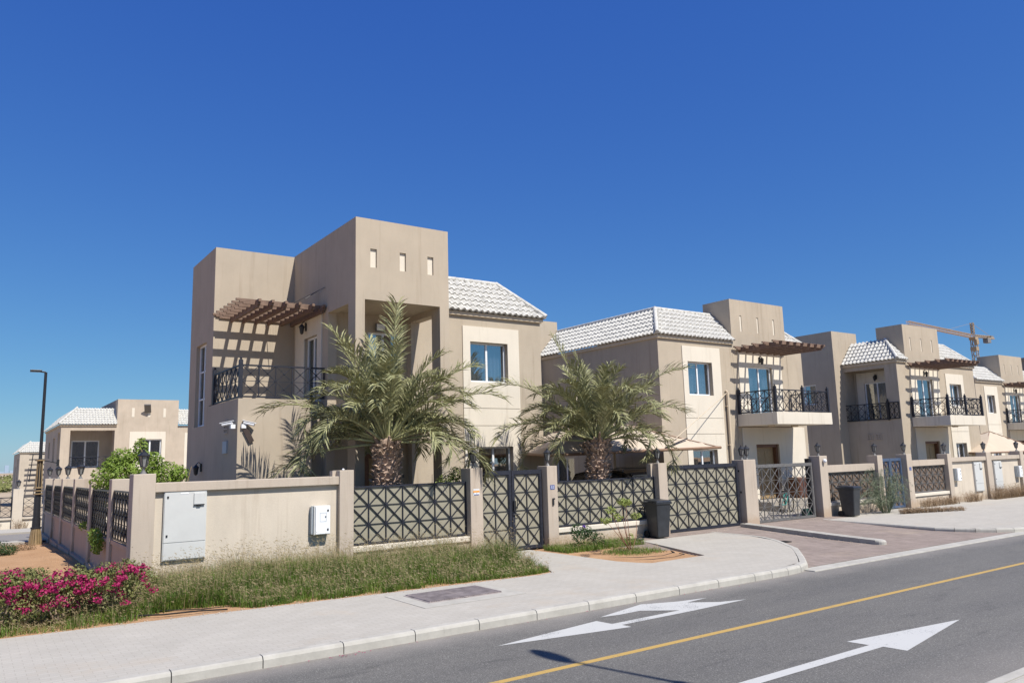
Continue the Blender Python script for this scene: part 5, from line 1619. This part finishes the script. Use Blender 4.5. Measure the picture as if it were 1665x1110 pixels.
# sapling and flowering weed in the soil bed
rng = random.Random(31)
t = thing('sapling', 'thin reddish sapling with green leaf tufts growing in the soil bed', 'sapling', (12.95, 13.7, 0))
tips = [(12.0, 13.3, 1.0), (12.55, 13.5, 1.15), (12.75, 13.6, 1.12), (13.1, 13.9, 1.12), (12.3, 13.4, .82), (13.25, 13.8, .78), (11.75, 13.2, .8)]
mb = MB(); branches(mb, (12.95, 13.7, -.04), tips, .012, rng); mb.build('stems', plain('reddish_stem', (.28, .15, .10), .8), t)
mb = MB(); leafcloud(mb, [(q[0], q[1], q[2], .13, .12, .09, 1) for q in tips] + [(12.95, 13.7, .25, .1, .1, .2, 1)], 620, .085, rng, asp=.35); mb.build('foliage', 'leafyellow', t)
t = thing('flowering_weed', 'dark green weed with a purple flower beside the double gate post', 'weed', (12.45, 14.9, 0))
tips = [(12.2, 14.7, .42), (12.5, 14.8, .5), (12.75, 14.9, .4), (12.4, 15.0, .55), (12.9, 14.8, .3)]
mb = MB(); branches(mb, (12.5, 14.9, -.04), tips, .007, rng); mb.build('stems', 'leafdark', t)
mb = MB(); leafcloud(mb, [(q[0], q[1], q[2] - .1, .2, .16, .16, 1) for q in tips], 1300, .05, rng); mb.build('foliage', 'leafdark', t)
mb = MB(); leafcloud(mb, [(12.32, 14.62, .56, .03, .03, .03, 1)], 30, .05, rng, asp=.9); mb.build('blossom', 'purple', t)

# feathery shrub in front of the far gate
rng = random.Random(41)
t = thing('feathery_shrub', 'grey green feathery shrub drooping over the far wall and gate', 'shrub', (26.3, 14.8, 0))
mb = MB(); st = MB()
for k in range(95):
    a = rng.uniform(0, 2 * PI); hmax = rng.uniform(.5, 1.75); r = rng.uniform(.2, 1.7)
    pts = []
    for i in range(9):
        u = i / 8
        pts.append(Vector((26.35 + .15 * math.cos(a) + r * math.cos(a) * u ** 1.3, 15.0 + .1 * math.sin(a) + min(.42, r * .45) * math.sin(a) * u, hmax * math.sin(min(1.0, u * 1.25) * PI * .5) - max(0, u - .6) * .9 * hmax)))
    st.tube(pts, [.007 * (1 - .8 * i / 8) for i in range(9)], 4)
    for i in range(2, 9):
        for q in range(11):
            p = pts[i].lerp(pts[i - 1], rng.random())
            d = Vector((rng.uniform(-1, 1), rng.uniform(-1, 1), rng.uniform(-1.3, .3))).normalized() * rng.uniform(.08, .18)
            w = d.cross(Vector((rng.uniform(-1, 1), 1, rng.uniform(-1, 1)))).normalized() * .0035
            mb.add([p - w, p + w, p + d], [(0, 1, 2)])
st.build('stems', 'needle', t); mb.build('foliage', 'needle', t)
def weeds(label, pts, hgt, seed, mat='dry', n=90):
    rng = random.Random(seed)
    t = thing('dry_weed', label, 'dry weed', (pts[0][0], pts[0][1], 0), 'dry weeds along the far wall')
    mb = MB()
    for (x, y, s) in pts:
        for k in range(int(n * s)):
            a = rng.uniform(0, 2 * PI); L = hgt * rng.uniform(.4, 1) * s ** .3
            p = Vector((x + rng.uniform(-.25, .25) * s, y + rng.uniform(-.12, .12), 0))
            q = p + Vector((math.cos(a) * L * .5, math.sin(a) * L * .35, L))
            w = Vector((-math.sin(a), math.cos(a), 0)) * .005
            mb.add([p - w, p + w, q], [(0, 1, 2)])
            for j in range(4):
                c = p.lerp(q, rng.uniform(.4, 1)); d = Vector((rng.uniform(-1, 1), rng.uniform(-1, 1), rng.uniform(-.2, 1))).normalized() * .07
                w = Vector((.006, 0, .004)); mb.add([c - w, c + w, c + d], [(0, 1, 2)])
    mb.build('stalks', mat, t)
weeds('brown dry mat of weeds lying on the pavement right of the feathery shrub', [(26.4 + .28 * i, 14.35 - .1 * i, 1 - i * .08) for i in range(9)], .2, 1, n=140)
weeds('dry brown weeds under the far fence bay', [(29.6 + .4 * i, 15.3, .6 + .2 * (i % 2)) for i in range(7)], .42, 2)
weeds('sparse dry weed between the far junction box and the cabinet', [(33.2, 15.35, .8), (33.6, 15.3, .8), (34.0, 15.35, .5)], .5, 3)
weeds('dry brown weeds at the foot of the wall at the far right', [(35.3 + .4 * i, 15.25, 1.0) for i in range(12)], .62, 4)
weeds('thin dry weed at the foot of the low white-posted wall', [(-1 + 1.1 * i, 43.8, 1) for i in range(6)], .5, 5)
for ob in [o for o in COL.objects if o.get('label', '').startswith('thin dry weed at the foot')]: ob.location.z -= .42
# round shrubs on the sand
t = thing('round_shrub', 'low dark green shrub on the orange sand at the left edge', 'shrub', (.75, 26.5, 0))
rng = random.Random(51)
mb = MB(); branches(mb, (.8, 26.5, -.05), [(.5, 26.4, .2), (1.1, 26.5, .22)], .02, rng); mb.build('stems', 'bark', t)
mb = MB(); leafcloud(mb, [(.75, 26.5, .1, .55, .5, .26, 1), (1.15, 26.6, .05, .25, .3, .16, .3)], 2600, .06, rng, asp=.3); mb.build('foliage', 'leafdark', t)
t = thing('round_shrub', 'small brownish shrub between the street lamp foot and the dark green shrub', 'shrub', (1.6, 28.2, 0))
mb = MB(); leafcloud(mb, [(1.62, 28.2, -.02, .35, .3, .14, 1)], 500, .06, rng, asp=.3); mb.build('foliage', 'dry', t)
# far desert shrubs
rng = random.Random(61)
mb = MB()
for k in range(160):
    y = rng.uniform(170, 600); x = rng.uniform(-.05, .12) * y + rng.uniform(-30, 10)
    leafcloud(mb, [(x, y, gz(x, y) + .5, 2.2, 2.2, 1.1, 1)], 26, 1.2, rng, asp=.7)
tag(mb.build('desert_scrub', 'leafolive'), 'scattered olive scrub on the far pale desert', 'scrub', kind='stuff')
# far skyline hint and low dune
mb = MB()
for k in range(14):
    x = 20 + k * 14; hh = rng.uniform(8, 26) if k % 3 else rng.uniform(25, 45)
    mb.box(x, x + rng.uniform(8, 14), 3000, 3012, -5, hh * .8)
for k in range(40):
    x = -400 + k * 30
    mb.box(x, x + 20, 3050, 3060, -5, rng.uniform(3, 9))
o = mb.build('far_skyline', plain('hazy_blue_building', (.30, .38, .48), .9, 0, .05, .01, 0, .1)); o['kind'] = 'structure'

# irrigation hoses
def hose(label, pts, r=.012):
    mb = MB(); mb.tube(pts, r, 6)
    tag(mb.build('irrigation_hose', 'rubber', smooth=True), label, 'hose', 'irrigation hoses')
hose('black irrigation hose lying on sand at the pavement edge by the pink bush', [(1.7, 13.45, .02), (2.1, 13.3, .03), (2.6, 13.05, .02), (3.1, 12.95, .025), (3.5, 12.85, .01)])
hose('thin dark hose half buried beside the grass strip, behind the first hose', [(2.1, 13.6, .01), (2.6, 13.45, .02), (3.2, 13.2, .005), (3.6, 13.2, -.01)], .009)
hose('front hose looped across the soil bed', [(12.0, 12.6, -.03), (12.3, 12.35, -.02), (12.9, 12.3, -.025), (13.4, 12.45, -.02), (13.5, 12.7, -.03)])
hose('rear hose looped across the soil bed', [(11.9, 13.3, -.03), (12.3, 12.8, -.02), (12.9, 12.65, -.025), (13.5, 12.85, -.02), (13.75, 13.2, -.03)])
# pebbles and dead leaves
rng = random.Random(77)
mb = MB()
def peb(x, y, z, r):
    mb.lathe((x, y, z), [(r * .6, 0), (r, r * .3), (r * .5, r * .7)], 5, rng.uniform(0, 3))
for k in range(220): peb(rng.uniform(11.6, 13.7), rng.uniform(11.95, 13.0), -.05, rng.uniform(.008, .025))
for k in range(160): peb(rng.uniform(16.3, 23.2), rng.uniform(15.1, 15.5), -.0, rng.uniform(.008, .02))
for k in range(90):
    y = rng.uniform(11, 15); peb(18.2 + (y - 10.7) * .18 - rng.uniform(.0, .25), y, lerp(-.09, .0, (y - 11) / 4.7), rng.uniform(.008, .018))
for k in range(260):
    x = rng.uniform(1, 10); peb(x, interp(UP, x) + rng.uniform(-.12, .1), 0, rng.uniform(.006, .016))
tag(mb.build('loose_gravel', plain('gravel', (.42, .34, .26), .9, 0, .3, 20)), 'loose sandy gravel scattered along bed edges and driveway', 'gravel', kind='stuff')
mb = MB()
for k in range(70):
    if k < 30: x, y, z = 4.0 + rng.gauss(0, .12), 9.33 + rng.gauss(0, .03), -.118
    else: x, y, z = rng.uniform(3, 12), 9.4 - abs(rng.gauss(0, .05)), -.118
    a = rng.uniform(0, 6); l = .02
    mb.add([(x, y, z), (x + l * math.cos(a), y + l * math.sin(a), z + .008), (x + l * math.cos(a + 1), y + l * math.sin(a + 1), z + .006)], [(0, 1, 2)])
tag(mb.build('fallen_petals', 'flower'), 'small red dried petals lying in the gutter by the kerb', 'petals', kind='stuff')
